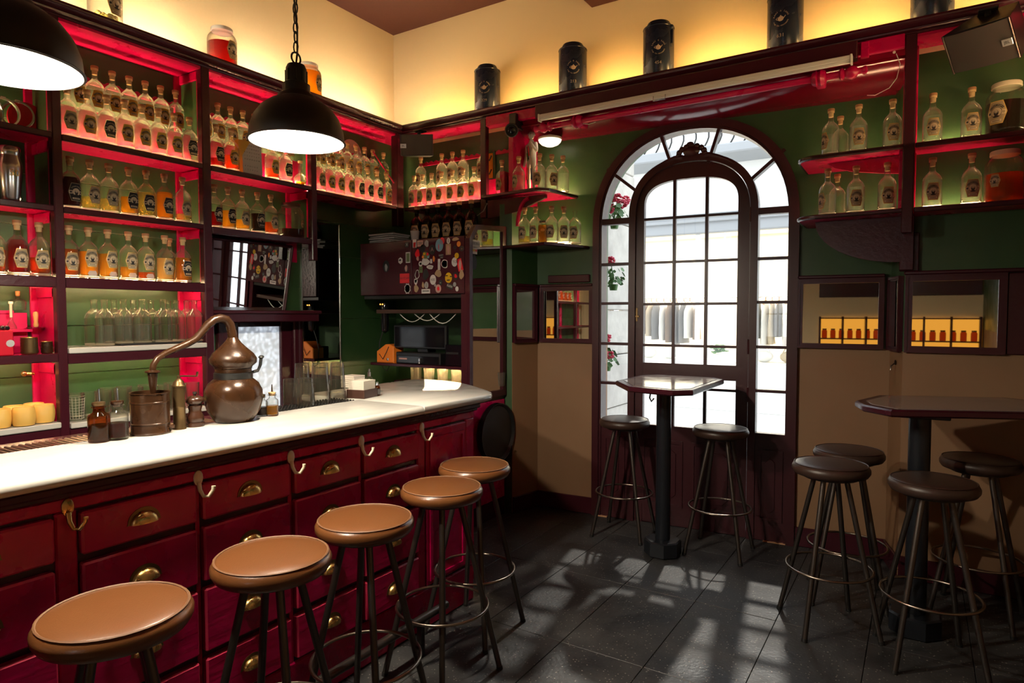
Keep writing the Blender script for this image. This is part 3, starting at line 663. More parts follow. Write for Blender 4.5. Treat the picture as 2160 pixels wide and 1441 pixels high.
build('decal', MB().box(-2.7135, -2.7125, 3.735, 3.80, 1.985, 2.03), 'paper_white', pt)
for k in range(3): build('decal_spot', MB().lathe([(0.0001, 0), (.010, 0)], 10, 0, basis((-2.7118, 3.747+.020*k, 2.010), (0, 1, 0), (0, 0, 1)), False), 'paper_gold' if k < 2 else 'paint_red', pt)
build('decal', MB().lathe([(.0001, 0), (.035, 0)], 20, 0, basis((-2.712, 3.765, 1.925), (0, 1, 0), (0, 0, 1)) @ Matrix.Diagonal((.85, 1.5, 1, 1)), False), 'ink', pt)
for k in range(5):
    tr = thing('serving_tray', 'round black serving tray, '+('innermost', 'second from the panel', 'middle one', 'fourth from the panel', 'outermost')[k]+' of the stack on the mirror partition', 'tray', (-2.704+.010*k, 3.985, .665), 0, 'stack of round trays', (0, PI/2, 0))
    build('tray_dish', MB().lathe([(.0001, 0), (.20, 0), (.218, .018), (.222, .018), (.205, -.003), (.0001, -.003)], 36), 'rubber', tr, world=False)
    build('rim', MB().lathe([(.217, .016), (.224, .019), (.222, .014), (.217, .016)], 36, caps=False), 'gunmetal', tr, world=False)

# sticker cupboard and the niche below
sk = thing('sticker_cabinet', 'oxblood wall cupboard covered in stickers beside the mirror partition', 'cabinet', (-3.25, 3.9, 1.70))
SY = 3.685
build('body', MB().box(-3.77, -2.742, SY+.02, 4.10, 1.70, 2.112, .003), 'oxblood', sk)
build('door', MB().box(-3.768, -3.236, SY, SY+.02, 1.702, 2.110, .003), 'oxblood', sk)
dr2 = build('door', MB().box(-3.231, -2.744, SY, SY+.02, 1.702, 2.110, .003), 'oxblood', sk)
for nm, c in (('st_white', (.55, .52, .50)), ('st_red', (.62, .01, .02)), ('st_blue', (.16, .30, .38)), ('st_black', (.012, .012, .014)), ('st_orange', (.65, .20, .03)), ('st_yellow', (.62, .36, .01)), ('st_green', (.10, .13, .05)), ('st_pink', (.45, .25, .22)), ('st_tan', (.33, .22, .12)), ('st_grey', (.25, .25, .25))): pm(nm, c, .4)
def sticker(px, py, w_, h_, col, shape='disc', txt=None, tcol='ink', rot=0, tsize=None, lvl=0):
    c = onY(px, py, SY-.0008-.0004*lvl); M = basis(c, (1, 0, 0), (0, 0, 1), Vector((0, -1, 0))) @ Matrix.Rotation(rot, 4, 'Z')
    mb = MB()
    if shape == 'disc': mb.prism([(w_/2*math.cos(2*PI*k/20), h_/2*math.sin(2*PI*k/20)) for k in range(20)], -.0005, .0004, 0, M)
    elif shape == 'hex': mb.prism([(w_/2*math.cos(PI/3*k+PI/6), h_/2*math.sin(PI/3*k+PI/6)) for k in range(6)], -.0005, .0004, 0, M)
    elif shape == 'flower': mb.prism([((w_/2*(1-.10*math.cos(8*2*PI*k/48)))*math.cos(2*PI*k/48), (h_/2*(1-.10*math.cos(8*2*PI*k/48)))*math.sin(2*PI*k/48)) for k in range(48)], -.0005, .0004, 0, M)
    elif shape == 'blob': mb.prism([((w_/2*(1-.14*math.sin(3*2*PI*k/24+px)))*math.cos(2*PI*k/24), (h_/2*(1-.12*math.cos(2*2*PI*k/24+py)))*math.sin(2*PI*k/24)) for k in range(24)], -.0005, .0004, 0, M)
    else: mb.box(-w_/2, w_/2, -h_/2, h_/2, -.0005, .0004, 0, 0, M)
    o = build('sticker', mb, col, sk, 0)
    if txt:
        V, Fs = text2d(txt, tsize or h_*.6); build('print', MB().add([(v[0], v[1], .0008) for v in V], Fs, 0, M), tcol, o, 0)
    return o
def SP(zx, zy): return 760+zx/9.0, 480+zy/9.0
U = .00040       # metres per zoomed pixel on the cupboard
for zx, zy, zw, zh, c, sh, tx, tc_ in (
    (885, 330, 100, 100, 'st_black', 'disc', 'X', 'st_white'), (905, 570, 110, 200, 'st_white', 'rect', None, None), (905, 570, 76, 160, 'st_green', 'rect', None, None),
    (762, 630, 120, 130, 'st_white', 'hex', None, None), (755, 620, 60, 40, 'ink', 'blob', None, None), (870, 780, 100, 140, 'st_black', 'disc', None, None), (870, 775, 60, 110, 'st_pink', 'blob', None, None),
    (490, 735, 170, 230, 'st_black', 'disc', None, None), (490, 760, 70, 130, 'st_grey', 'blob', None, None), (840, 965, 240, 180, 'st_red', 'rect', 'MAYDAN', 'ink'),
    (895, 1160, 150, 190, 'st_white', 'flower', None, None), (895, 1160, 120, 155, 'st_black', 'flower', None, None),
    (1030, 305, 90, 150, 'st_white', 'rect', None, None), (1030, 330, 60, 90, 'st_red', 'rect', None, None), (1135, 305, 140, 110, 'st_pink', 'rect', None, None), (1135, 280, 90, 10, 'ink', 'rect', None, None), (1135, 310, 90, 10, 'ink', 'rect', None, None), (1260, 305, 100, 120, 'st_grey', 'blob', None, None),
    (1185, 400, 130, 150, 'st_black', 'disc', None, None), (1365, 420, 150, 190, 'st_black', 'disc', 'A', 'st_pink'), (1500, 335, 180, 230, 'st_blue', 'disc', None, None), (1490, 370, 20, 100, 'st_red', 'blob', None, None), (1555, 255, 105, 130, 'st_red', 'disc', None, None),
    (1672, 253, 80, 110, 'st_white', 'disc', '1', 'ink'), (1805, 220, 150, 60, 'st_tan', 'blob', None, None), (1868, 312, 85, 100, 'st_orange', 'disc', None, None), (1670, 415, 115, 195, 'st_tan', 'rect', None, None), (1670, 420, 60, 150, 'st_pink', 'blob', None, None),
    (1795, 380, 80, 70, 'st_black', 'disc', None, None), (1925, 400, 100, 100, 'st_black', 'disc', 'o', 'st_tan'), (1085, 495, 110, 150, 'st_red', 'blob', None, None), (1090, 590, 60, 80, 'st_pink', 'blob', None, None),
    (1240, 530, 180, 130, 'st_green', 'blob', None, None), (1215, 500, 60, 50, 'st_yellow', 'disc', None, None), (1275, 505, 55, 55, 'st_red', 'disc', None, None), (1190, 560, 55, 55, 'st_orange', 'disc', None, None), (1290, 560, 50, 50, 'st_blue', 'disc', None, None),
    (1235, 650, 190, 125, 'st_white', 'blob', None, None), (1235, 640, 100, 12, 'st_grey', 'rect', None, None), (1395, 595, 50, 100, 'st_orange', 'blob', None, None), (1345, 640, 50, 80, 'st_white', 'rect', None, None), (1145, 690, 95, 100, 'st_white', 'disc', None, None), (1145, 690, 50, 50, 'st_grey', 'blob', None, None),
    (1325, 752, 155, 80, 'st_white', 'blob', 'CO', 'ink'), (1495, 700, 55, 200, 'st_white', 'rect', None, None), (1495, 720, 35, 140, 'st_black', 'rect', None, None), (1600, 690, 150, 170, 'st_white', 'blob', None, None), (1600, 690, 125, 140, 'st_tan', 'blob', None, None),
    (1540, 545, 100, 80, 'st_black', 'blob', None, None), (1535, 528, 96, 32, 'st_black', 'rect', "DON'T", 'st_white'), (1548, 572, 60, 32, 'st_black', 'rect', 'TRY', 'st_white'), (1830, 535, 95, 105, 'st_yellow', 'disc', None, None), (1830, 535, 76, 86, 'st_black', 'disc', 'X', 'st_yellow'), (1790, 655, 135, 165, 'st_white', 'disc', 'TO', 'ink'), (1890, 710, 110, 220, 'st_red', 'rect', None, None), (1895, 710, 60, 170, 'st_pink', 'blob', None, None),
    (1150, 800, 80, 115, 'st_green', 'rect', 'BB', 'ink'), (1080, 890, 105, 160, 'st_white', 'blob', None, None), (1080, 890, 85, 135, 'oxblood', 'blob', None, None), (1240, 890, 140, 190, 'st_black', 'blob', None, None), (1480, 870, 150, 130, 'st_tan', 'blob', None, None),
    (1380, 992, 145, 185, 'st_white', 'disc', 'KBS', 'ink'), (1675, 955, 160, 190, 'st_yellow', 'disc', None, None), (1640, 915, 60, 22, 'ink', 'blob', None, None), (1720, 930, 50, 22, 'ink', 'blob', None, None), (1670, 1000, 90, 20, 'ink', 'blob', None, None),
    (1810, 920, 115, 150, 'st_black', 'disc', None, None), (1810, 920, 60, 80, 'st_red', 'blob', None, None), (1920, 890, 100, 160, 'st_tan', 'blob', None, None), (1052, 1030, 80, 125, 'st_white', 'blob', None, None), (1052, 1020, 50, 70, 'st_grey', 'blob', None, None),
    (1523, 1045, 90, 100, 'st_black', 'disc', 'o', 'st_white'), (1255, 1095, 100, 130, 'st_grey', 'disc', '2', 'ink'), (1190, 1090, 50, 120, 'st_tan', 'blob', None, None), (1060, 1160, 110, 130, 'st_tan', 'blob', None, None), (1243, 1210, 205, 80, 'st_white', 'rect', None, None), (1243, 1205, 150, 16, 'ink', 'rect', None, None),
    (1480, 1160, 135, 155, 'st_pink', 'disc', None, None), (1480, 1160, 60, 70, 'st_red', 'blob', None, None), (1420, 1095, 50, 55, 'st_grey', 'disc', None, None), (1700, 1115, 150, 90, 'st_black', 'rect', 'ELEEK', 'st_white'), (1790, 1080, 70, 85, 'st_grey', 'disc', None, None), (1835, 1165, 72, 90, 'st_white', 'disc', None, None)):
    px, py = SP(zx, zy); w_, h_ = zw*U*.99, zh*U
    ts = {'MAYDAN': .026, 'KBS': .024, '1': .036, 'X': .03, 'ELEEK': .020, 'santamaria': .011, 'vermut': .012, "DON'T": .014, 'TRY': .014, 'BB': .016, 'CO': .020, 'TO': .026}.get(tx, h_*.55)
    sticker(px, py, w_, h_, c, sh, tx, tc_ or 'ink', -.35 if tx == 'ELEEK' else (.25 if c == 'st_red' and zx > 1800 else 0), ts, lvl=0 if tx or zw > 95 else 1)
nk = thing('niche_shelving', 'dark shelves under the sticker cupboard holding office equipment', 'shelving', (-3.25, 3.9, 1.15))
build('shelf', MB().box(-3.70, -2.742, SY+.03, 4.38, 1.150, 1.172, .003), 'oxblood', nk)
build('shelf', MB().box(-3.66, -2.742, SY+.06, 4.38, 1.560, 1.590, .003), 'tray_wood', nk)
led(nk, -3.55, -2.76, 4.20, 4.206, 1.142, 1.147)
build('side_panel', MB().box(-2.79, -2.742, SY+.02, 4.16, .0, 1.70, .003), 'oxblood', nk)
build('under_board', MB().box(-3.76, -2.742, SY+.03, 4.09, 1.672, 1.698, .002), 'black_plastic', nk)
def dev(name, lab, cat, x0, x1, y0, y1, z0, z1, mat='black_plastic', extra=None):
    t_ = thing(name, lab, cat, ((x0+x1)/2, (y0+y1)/2, z0)); build('case', MB().box(x0, x1, y0, y1, z0, z1, .006), mat, t_)
    if extra: extra(t_)
    return t_
def mon(t_):
    build('screen', MB().box(-3.475, -2.985, 3.758, 3.761, 1.305, 1.455), 'black_gloss', t_); build('stand', MB().box(-3.28, -3.18, 3.80, 3.90, 1.262, 1.29, .003), 'black_plastic', t_)
dev('monitor', 'flat black monitor standing on the cash drawer in the dark niche', 'monitor', -3.49, -2.97, 3.76, 3.80, 1.29, 1.47, 'black_plastic', mon)
def drw(t_):
    build('drawer_front', MB().box(-3.44, -3.02, 3.735, 3.741, 1.18, 1.235, .003), 'black_gloss', t_); build('badge', MB().box(-3.41, -3.33, 3.732, 3.736, 1.205, 1.218), 'st_pink', t_)
    build('key', MB().box(-3.20, -3.185, 3.715, 3.74, 1.19, 1.22, .002).sphere((-3.19, 3.715, 1.185), .012, 8), 'steel', t_)
dev('cash_drawer', 'black cash drawer with a key in its lock under the monitor', 'cash drawer', -3.45, -3.01, 3.74, 4.10, 1.172, 1.262, 'black_plastic', drw)
dev('receipt_printer', 'small black receipt printer beside the cash drawer', 'printer', -2.965, -2.80, 3.74, 3.95, 1.172, 1.33, 'black_gloss', lambda t_: build('paper_slot', MB().box(-2.95, -2.84, 3.737, 3.741, 1.26, 1.275), 'black_plastic', t_))
oc = thing('card_terminal', 'orange plastic terminal with a cable beside the black cash drawer', 'card terminal', (-3.58, 3.80, 1.172))
build('case', MB().prism([(-3.655, 1.172), (-3.475, 1.172), (-3.475, 1.30), (-3.52, 1.318), (-3.56, 1.318), (-3.655, 1.26)], 0, .12, 0, basis((0, 3.86, 0), (1, 0, 0), (0, 0, 1)), .006), 'orange_plastic', oc)
build('cable', MB().tube([(-3.62, 3.735, 1.24), (-3.58, 3.732, 1.20), (-3.54, 3.733, 1.26), (-3.52, 3.735, 1.30)], .003, 5), 'cable', oc)
build('knob', MB().lathe([(.0001, .008), (.011, .006), (.012, 0)], 12, 0, basis((-3.53, 3.738, 1.20), (1, 0, 0), (0, 0, 1), Vector((0, -1, 0)))), 'steel', oc)
gd = thing('torch_charger', 'small black gadget with two glowing orange dots hanging in the niche', 'gadget', (-3.60, 3.78, 1.42))
build('body', MB().lathe([(.0001, 1.40), (.030, 1.42), (.034, 1.48), (.030, 1.55), (.036, 1.60), (.030, 1.64), (.0001, 1.645)], 14, 0, Matrix.Translation((-3.60, 3.78, 0))), 'black_gloss', gd)
for dx in (-.012, .012): build('indicator', MB().sphere((-3.60+dx, 3.742, 1.632), .005, 6), 'tiny_led_orange', gd)
build('cord', MB().tube([(-3.62, 3.78, 1.42), (-3.66, 3.78, 1.33), (-3.67, 3.79, 1.25), (-3.64, 3.80, 1.12), (-3.60, 3.80, 1.10), (-3.56, 3.80, 1.16)], .004, 5), 'cable', gd)
cb = thing('loose_cables', 'pale cables looping below the wooden shelf in the niche', 'cable', (-3.2, 3.8, 1.5))
for k, (a, b_, d_) in enumerate(((-3.30, -3.05, .05), (-3.15, -2.9, .07), (-3.45, -3.2, .06))):
    build('cable', MB().tube([(a+(b_-a)*u/8, 3.79, 1.555-d_*math.sin(PI*u/8)) for u in range(9)], .0035, 5), 'cable_white', cb)
# things on top of the sticker cupboard
for k in range(5):
    bo = thing('magazine', 'thin worn magazine, '+('lowest', 'second from the bottom', 'middle one', 'second from the top', 'topmost')[k]+' of the pile on the sticker cupboard', 'magazine', (-3.62, 3.86, 2.113+.016*k), random.uniform(-.25, .25), 'magazines on the cupboard')
    build('pages', MB().box(-.13, .13, -.10, .10, .001, .013, .002), 'paper_grey', bo, world=False); build('cover', MB().box(-.133, .133, -.103, .103, .013, .0155, .0008), 'black_plastic' if k % 2 else 'tray_wood', bo, world=False)
pc = thing('paper_cup', 'grey paper cup beside the magazines on the cupboard', 'cup', (-3.355, 3.865, 2.113)); build('cup', MB().lathe([(.026, 2.113), (.036, 2.20), (.033, 2.20), (.024, 2.118), (.0001, 2.118)], 16, 0, Matrix.Translation((-3.355, 3.865, 0))), 'paper_grey', pc); build('rim', MB().lathe([(.034, 2.198), (.0375, 2.201), (.034, 2.204), (.034, 2.198)], 16, 0, Matrix.Translation((-3.355, 3.865, 0)), False), 'paper_grey', pc)
# yellow sign on the back wall of the corner shelf
sg_ = thing('warning_sign', 'small yellow sign with black bars on the green wall of the corner shelf', 'sign', (-2.84, 4.375, 2.77))
c = onY(1037, 350, 4.38); build('plate', MB().box(c.x-.035, c.x+.04, 4.372, 4.384, c.z-.115, c.z+.115, .003), 'green', sg_); build('face', MB().box(c.x-.03, c.x+.018, 4.369, 4.373, c.z-.10, c.z+.10, .001), 'yellow_sign', sg_)
for dz in (-.05, .06): build('bar', MB().tube([(c.x-.015, 4.367, c.z+dz-.02), (c.x+.008, 4.367, c.z+dz+.02)], .006, 5), 'ink', sg_)

# ================================================================= MAIN WALL, RIGHT SHELVES
rsx = thing('open_shelving', 'crimson wall shelves with a rounded end to the right of the entrance', 'shelving', (-.1, 4.3, 2.0))
build('post', MB().box(-.108, -.052, YF-.006, YF+.045, 2.0, 3.08, .005), 'oxblood', rsx)
build('back_stile', MB().box(-.115, -.045, 4.33, 4.389, 2.12, 3.06, .004), 'crimson', rsx); build('back_stile', MB().box(-.115, -.045, 4.33, 4.389, 1.805, 2.115, .004), 'oxblood', rsx)
for zt in (2.488, 2.138):
    pl = [(-.105, YF), (-.52, YF+.015)] + [(-.545-.10*math.sin(a), YF+.115-.10*math.cos(a)) for a in [PI/2*k/6 for k in range(7)]] + [(-.645, 4.62), (-.16, 4.66), (-.085, 4.385)]
    sh_ = build('shelf', MB().prism(pl[::-1], zt-.024, zt), 'crimson', rsx)
    build('lip', MB().tube([(p[0], p[1], zt-.012) for p in pl[:10]], .0135, 6), 'oxblood', sh_)
    s2 = build('shelf', MB().box(-.05, .45, YF+.014, 4.389, zt-.024, zt, .002), 'crimson', rsx)
    build('lip', MB().box(-.05, .45, YF, YF+.016, zt-.026, zt+.001, .004), 'oxblood', s2)
build('shelf_apron', MB().prism([(-.50, 2.464), (-.11, 2.464), (-.11, 2.36), (-.22, 2.375), (-.36, 2.40), (-.46, 2.43)], 0, .02, 0, basis((0, 4.37, 0), (1, 0, 0), (0, 0, 1))), 'crimson', rsx)
qr = [(-.56, 2.113)] + [(-.11-.45*math.cos(a), 2.113-.26*math.sin(a)) for a in [PI/2*k/10 for k in range(11)]] + [(-.11, 2.113)]
build('bracket', MB().prism(qr, 0, .03, 0, basis((0, 4.36, 0), (1, 0, 0), (0, 0, 1))), 'oxblood', rsx)
build('side_panel', MB().box(-.125, -.105, 4.21, 4.38, 2.14, 2.46, .003), 'crimson', rsx)
led(rsx, -.55, -.13, 4.44, 4.446, 2.489, 2.493, 'led_soft'); led(rsx, -.55, -.13, 4.44, 4.446, 2.139, 2.143, 'led_soft')
led(rsx, -.03, .44, 4.34, 4.346, 2.489, 2.493, 'led_soft'); led(rsx, -.03, .44, 4.34, 4.346, 2.139, 2.143, 'led_soft')
build('soffit_board', MB().box(-.10, .76, YF+.01, YM, 3.060, 3.075), 'crimson', rsx)
wg = thing('side_shelving', 'crimson shelves with dark posts along the right-hand wall', 'shelving', (.6, 3.2, 2.1))
for zt in (2.488, 2.138):
    s3 = build('shelf', MB().box(.452, XR-.002, 1.0, 4.385, zt-.024, zt, .002), 'crimson', wg)
    build('lip', MB().box(.442, .458, 1.0, YF+.02, zt-.03, zt+.002, .004), 'crimson', s3)
for y_ in (4.14, 3.2, 2.2, 1.2): build('post', MB().box(.442, .49, y_, y_+.05, 2.05, 3.08, .005), 'oxblood', wg)
build('soffit_board', MB().box(.45, XR-.002, -.9, 4.385, 3.060, 3.075), 'crimson', wg)
led(wg, .70, .706, 1.1, 4.3, 2.489, 2.493)

# ================================================================= BAR COUNTER
br = thing('bar_counter', 'crimson bar of brass-handled drawers under a white marble top', 'bar counter', (-2.3, 1.2, 0))
BX = -2.03
build('carcass', MB().box(-2.86, BX-.012, -1.2, 2.80, .02, 1.04, .004), 'oxblood', br)
build('plinth', MB().box(-2.80, BX-.004, -1.2, 2.81, 0, .195, .006), 'crimson_wood', br)
build('top_rail', MB().box(BX-.02, BX, -1.2, 2.812, .995, 1.032, .004), 'crimson_wood', br)
build('cornice_moulding', MB().box(-2.84, -2.002, -1.2, 2.835, 1.048, 1.074, .006).box(-2.84, -2.016, -1.2, 2.825, 1.034, 1.050, .004), 'oxblood', br)
build('end_panel', MB().box(-2.80, BX-.006, 2.795, 2.815, .10, 1.035, .004), 'crimson_wood', br)
cols = [(-.70, -.34), (-.33, .03), (.04, .44), (.455, .812), (.872, 1.228), (1.243, 1.602), (1.618, 1.970), (1.984, 2.346)]
stiles = [(.812, .872), (2.346, 2.405), (2.735, 2.812)]
for a, b_ in stiles: build('stile', MB().box(BX-.02, BX, a+.002, b_-.002, .195, .994, .005), 'crimson_wood', br)
for (a, b_), (c_, d_) in zip(cols, cols[1:]):
    if c_-b_ < .03: build('stile', MB().box(BX-.02, BX-.008, b_, c_, .195, .994), 'crimson_wood', br)
rows = [(.855, .988, .925), (.645, .838, .745), (.402, .628, .515), (.206, .386, .295)]
def pull(yc, zc):
    V = []; Fs = []; nu, nv = 14, 7
    for j in range(nv+1):
        v = PI/2*j/nv
        for i in range(nu+1):
            u = PI*i/nu; V.append((.024*math.sin(v)**.8+.001, yc-.042*math.cos(u)*math.cos(v), zc-.016+.036*math.sin(u)*math.cos(v)**.9))
    for j in range(nv):
        for i in range(nu): a = j*(nu+1)+i; Fs.append((a, a+1, a+nu+2, a+nu+1))
    mb = MB(); mb.add([(BX+.014+p[0], p[1], p[2]) for p in V], Fs); return mb
def plate(yc, zc):
    pl_ = [(yc+.052, zc-.016), (yc-.052, zc-.016)] + [(yc-.049*math.cos(PI*i/14), zc-.012+.044*math.sin(PI*i/14)) for i in range(15)]
    return MB().prism(pl_[::-1], 0, .003, 0, basis((BX+.0125, 0, 0), (0, 1, 0), (0, 0, 1)))
for ci, (a, b_) in enumerate(cols):
    for z0, z1, zh in rows:
        d_ = build('drawer', MB().box(BX-.02, BX+.013, a+.004, b_-.004, z0+.004, z1-.004, .006, 0, None, 1), ['crimson_wood', 'crimson_edge_light'], br)
        yc = (a+b_)/2; hp = build('handle_plate', plate(yc, zh), 'aged_brass', d_); build('cup_handle', pull(yc, zh), 'brass', d_, 60)
cd = build('cupboard_door', MB().box(BX-.02, BX+.004, 2.408, 2.733, .21, .985, .005), 'crimson_wood', br)
o_ = [(2.43, .23), (2.712, .23), (2.712, .945), (2.43, .945), (2.43, .23)]; i_ = [(2.448, .248), (2.694, .248), (2.694, .927), (2.448, .927), (2.448, .248)]
build('moulding', ring(MB(), o_, i_, 0, .008, basis((BX+.003, 0, 0), (0, 1, 0), (0, 0, 1))), 'crimson_wood', cd)
for k, yh in enumerate((.845, 1.235, 1.61, 1.978, 2.376)):
    mt = 'brass' if k == 0 else 'cream_enamel'
    mb = MB().prism([(yh+.016*math.cos(t)*(1.0), 1.005+.026*math.sin(t)) for t in [2*PI*i/14 for i in range(14)]], 0, .006, 0, basis((BX, 0, 0), (0, 1, 0), (0, 0, 1)), .001)
    mb.tube([(BX+.006, yh, .99), (BX+.012, yh, .965), (BX+.022, yh+.006, .945), (BX+.036, yh+.016, .945), (BX+.045, yh+.026, .965), (BX+.045, yh+.028, .978)], [.008, .007, .006, .006, .006, .007], 8)
    build('coat_hook', mb, mt, br, 60)
# marble: long slab with a rolled front edge, and the widened rounded end slab
ZT = 1.115
def rolled(y0, y1, xb, xf):
    pr_ = [(xb, ZT-.040), (xf-.010, ZT-.040), (xf-.003, ZT-.036), (xf, ZT-.028), (xf, ZT-.016), (xf-.005, ZT-.006), (xf-.014, ZT-.001), (xf-.024, ZT), (xb, ZT)]
    return MB().prism(pr_, 0, y1-y0, 0, basis((0, y0, 0), (1, 0, 0), (0, 0, 1), Vector((0, 1, 0))))
build('marble_slab', rolled(-1.2, 2.3465, -2.42, -1.985), 'marble', br, 50)
EP = [(-2.86, 2.3495), (-1.985, 2.3495), (-1.990, 2.86), (-2.005, 2.945), (-2.03, 2.985), (-2.13, 3.065), (-2.32, 3.205), (-2.46, 3.285), (-2.60, 3.33), (-2.74, 3.345), (-2.84, 3.33), (-2.885, 3.26), (-2.89, 3.10), (-2.87, 2.80)]
build('marble_slab', MB().prism(EP, ZT-.040, ZT, 0, None, .008), 'marble', br, 50)
build('work_top', MB().box(-2.86, -2.42, -1.2, 2.349, 1.04, 1.06, .003), 'steel', br)
build('end_leg', MB().tube([(-2.55, 3.12, 0), (-2.55, 3.12, 1.075)], .03, 12), 'gunmetal', br)
build('foot_rail', MB().tube([(-1.89, -1.1, .165), (-1.89, 2.38, .165)], .019, 12).sphere((-1.89, 2.38, .165), .019, 10), 'gunmetal', br)
for y_ in (-.6, .45, 1.30, 2.20):
    build('rail_post', MB().box(-1.905, -1.875, y_-.012, y_+.012, .0, .155, .002), 'black_metal', br)
    build('rail_bracket', MB().box(-2.032, -1.90, y_-.010, y_+.010, .135, .150, .002), 'black_metal', br)
# mats at the back edge of the counter
dt = thing('drip_tray', 'ribbed metal drip tray along the back edge of the counter behind the droppers', 'drip tray', (-2.49, .5, 1.06))
build('pan', MB().box(-2.575, -2.425, -.6, 1.62, 1.061, 1.102, .004), 'gunmetal', dt)
mb = MB(); n_ = 110
for k in range(n_):
    y_ = -.58+2.18*k/n_; mb.box(-2.570, -2.428, y_, y_+.011, 1.102, 1.112, .003)
build('ribs', mb, 'ring_metal', dt)['kind'] = 'stuff'
mt_ = thing('bar_mat', 'black studded rubber bar mat under the upturned mixing glasses', 'bar mat', (-2.47, 2.05, 1.06))
build('base', MB().box(-2.585, -2.425, 1.66, 2.335, 1.061, 1.110, .003), 'rubber', mt_)
mb = MB()
for i in range(8):
    for j in range(36): mb.lathe([(.006, 1.110), (.0045, 1.117), (.0001, 1.118)], 6, 0, Matrix.Translation((-2.575+.020*i, 1.675+.0185*j, 0)))
build('studs', mb, 'rubber', mt_)['kind'] = 'stuff'

# ================================================================= MIRROR BAND AROUND THE RECESS
def band_mirror(lab, M, w_, z0, z1, fw=.028, ledge=True):
    t_ = thing('framed_mirror', lab, 'mirror', (M @ Vector((w_/2, z0, 0))))
    t_.rotation_euler = (0, 0, 0)
    build('frame', ring(MB(), [(0, z0), (w_, z0), (w_, z1), (0, z1), (0, z0)], [(fw, z0+fw), (w_-fw, z0+fw), (w_-fw, z1-fw), (fw, z1-fw), (fw, z0+fw)], .001, .022, M), 'oxblood', t_)
    build('frame_lip', ring(MB(), [(-.003, z0-.003), (w_+.003, z0-.003), (w_+.003, z1+.003), (-.003, z1+.003), (-.003, z0-.003)], [(.012, z0+.012), (w_-.012, z0+.012), (w_-.012, z1-.012), (.012, z1-.012), (.012, z0+.012)], .018, .030, M), 'oxblood', t_)
    build('glass', MB().box(fw-.004, w_-fw+.004, z0+fw-.004, z1-fw+.004, .004, .008, 0, 0, M), 'mirror', t_, 0); return t_
rv = Vector((RV1[0]-RV0[0], RV1[1]-RV0[1], 0)); rl = rv.length; rv.normalize(); rn = Vector((rv.y, -rv.x, 0))
band_mirror('small framed mirror on the left side wall of the entrance recess', basis((RV0[0]+rn.x*.004, RV0[1]+rn.y*.004, 0), rv, (0, 0, 1), rn), rl-.035, ZCUT, 1.765, .026)
band_mirror('framed mirror between the corner and the left edge of the entrance door', basis(dw(.030, 0), DD, (0, 0, 1), DN), .442, ZCUT, 1.765)
band_mirror('wide framed mirror between the entrance door and the wall step', basis(dw(1.915, 0), DD, (0, 0, 1), DN), .490, ZCUT, 1.78)
stv = Vector((ST1[0]-ST0[0], ST1[1]-ST0[1], 0)); sl = stv.length; stv.normalize(); sn = Vector((stv.y, -stv.x, 0))
if sn.x > 0: sn = -sn
band_mirror('narrow framed mirror on the wall step beside the entrance recess', basis((ST0[0]+stv.x*.03, ST0[1]+stv.y*.03, 0), stv, (0, 0, 1), sn), sl-.04, ZCUT, 1.775, .022)
band_mirror('framed mirror on the wall above the long high table', basis((-.080, 4.389, 0), (1, 0, 0), (0, 0, 1), Vector((0, -1, 0))), .465, ZCUT, 1.775, .034)
tb = struct('trim_4')
build('ledge', MB().box(-.09, XR-.002, 4.345, 4.389, 1.778, 1.80, .006), 'oxblood', tb)
build('ledge', MB().box(1.912, 2.41, 1.783, 1.805, 0, .045, .006, 0, DM), 'oxblood', tb)
build('ledge', MB().box(.03, .478, 1.768, 1.790, 0, .040, .006, 0, DM), 'oxblood', tb)
build('rail', MB().box(.10, .45, 1.80, 1.86, 0, .03, .005, 0, DM), 'oxblood', tb)
build('ledge', segbox(MB(), RV1, RV0, 1.768, 1.79, -.035, .0, .005), 'oxblood', tb)
build('dark_panel', MB().box(.390, XR-.002, 4.370, 4.389, ZCUT, 1.775, .004), 'oxblood', tb)
build('wall_post', MB().box(-.115, -.02, 4.36, 4.389, 1.80, 2.02, .004), 'oxblood', tb)
hk = thing('coat_hook', 'tiny bent metal hook on the plaster step beside the high table', 'hook', (-.12, 4.49, 1.24))
build('plate', MB().sphere((-.128, 4.515, 1.262), .016, 8, 0, (.4, 1, 1)), 'gunmetal', hk); build('bend', MB().tube([(-.128, 4.515, 1.26), (-.15, 4.50, 1.24), (-.15, 4.495, 1.215)], .004, 5), 'gunmetal', hk)

# ================================================================= STOOLS
def stool_meshes(leather):
    R = .176
    seat = [(.0001, .760), (.150, .760), (.166, .766), (.176, .782), (.1765, .797), (.168, .812), (.156, .8175), (.12, .822), (.06, .8255), (.0001, .8265)]
    seam = [(.1655, .8135), (.168, .8165), (.1645, .819), (.161, .8165), (.1655, .8135)]
    under = [(.0001, .748), (.125, .748), (.125, .761), (.0001, .761)]
    leg = MB().tube([(.075, 0, .752), (.247, 0, .008)], .0125, 10)
    foot = MB().tube([(.2455, 0, .014), (.2490, 0, .0)], .0140, 10)
    rg = MB().tube([(.196*math.cos(2*PI*k/40), .196*math.sin(2*PI*k/40), .298) for k in range(40)], .0065, 8, closed=True)
    return dict(seat=mesh_of('seat', MB().lathe(seat, 40), leather, 60), seam=mesh_of('seam', MB().lathe(seam, 40, caps=False), 'stitch' if leather == 'leather' else leather, 60), under=mesh_of('seat_plate', MB().lathe(under, 24), 'black_metal'),
                leg=mesh_of('leg', leg, 'gunmetal', 60), foot=mesh_of('foot_cap', foot, 'black_metal', 60), ring=mesh_of('foot_ring', rg, 'ring_metal', 60))
SM = {k: stool_meshes(k) for k in ('leather', 'leather_dark')}
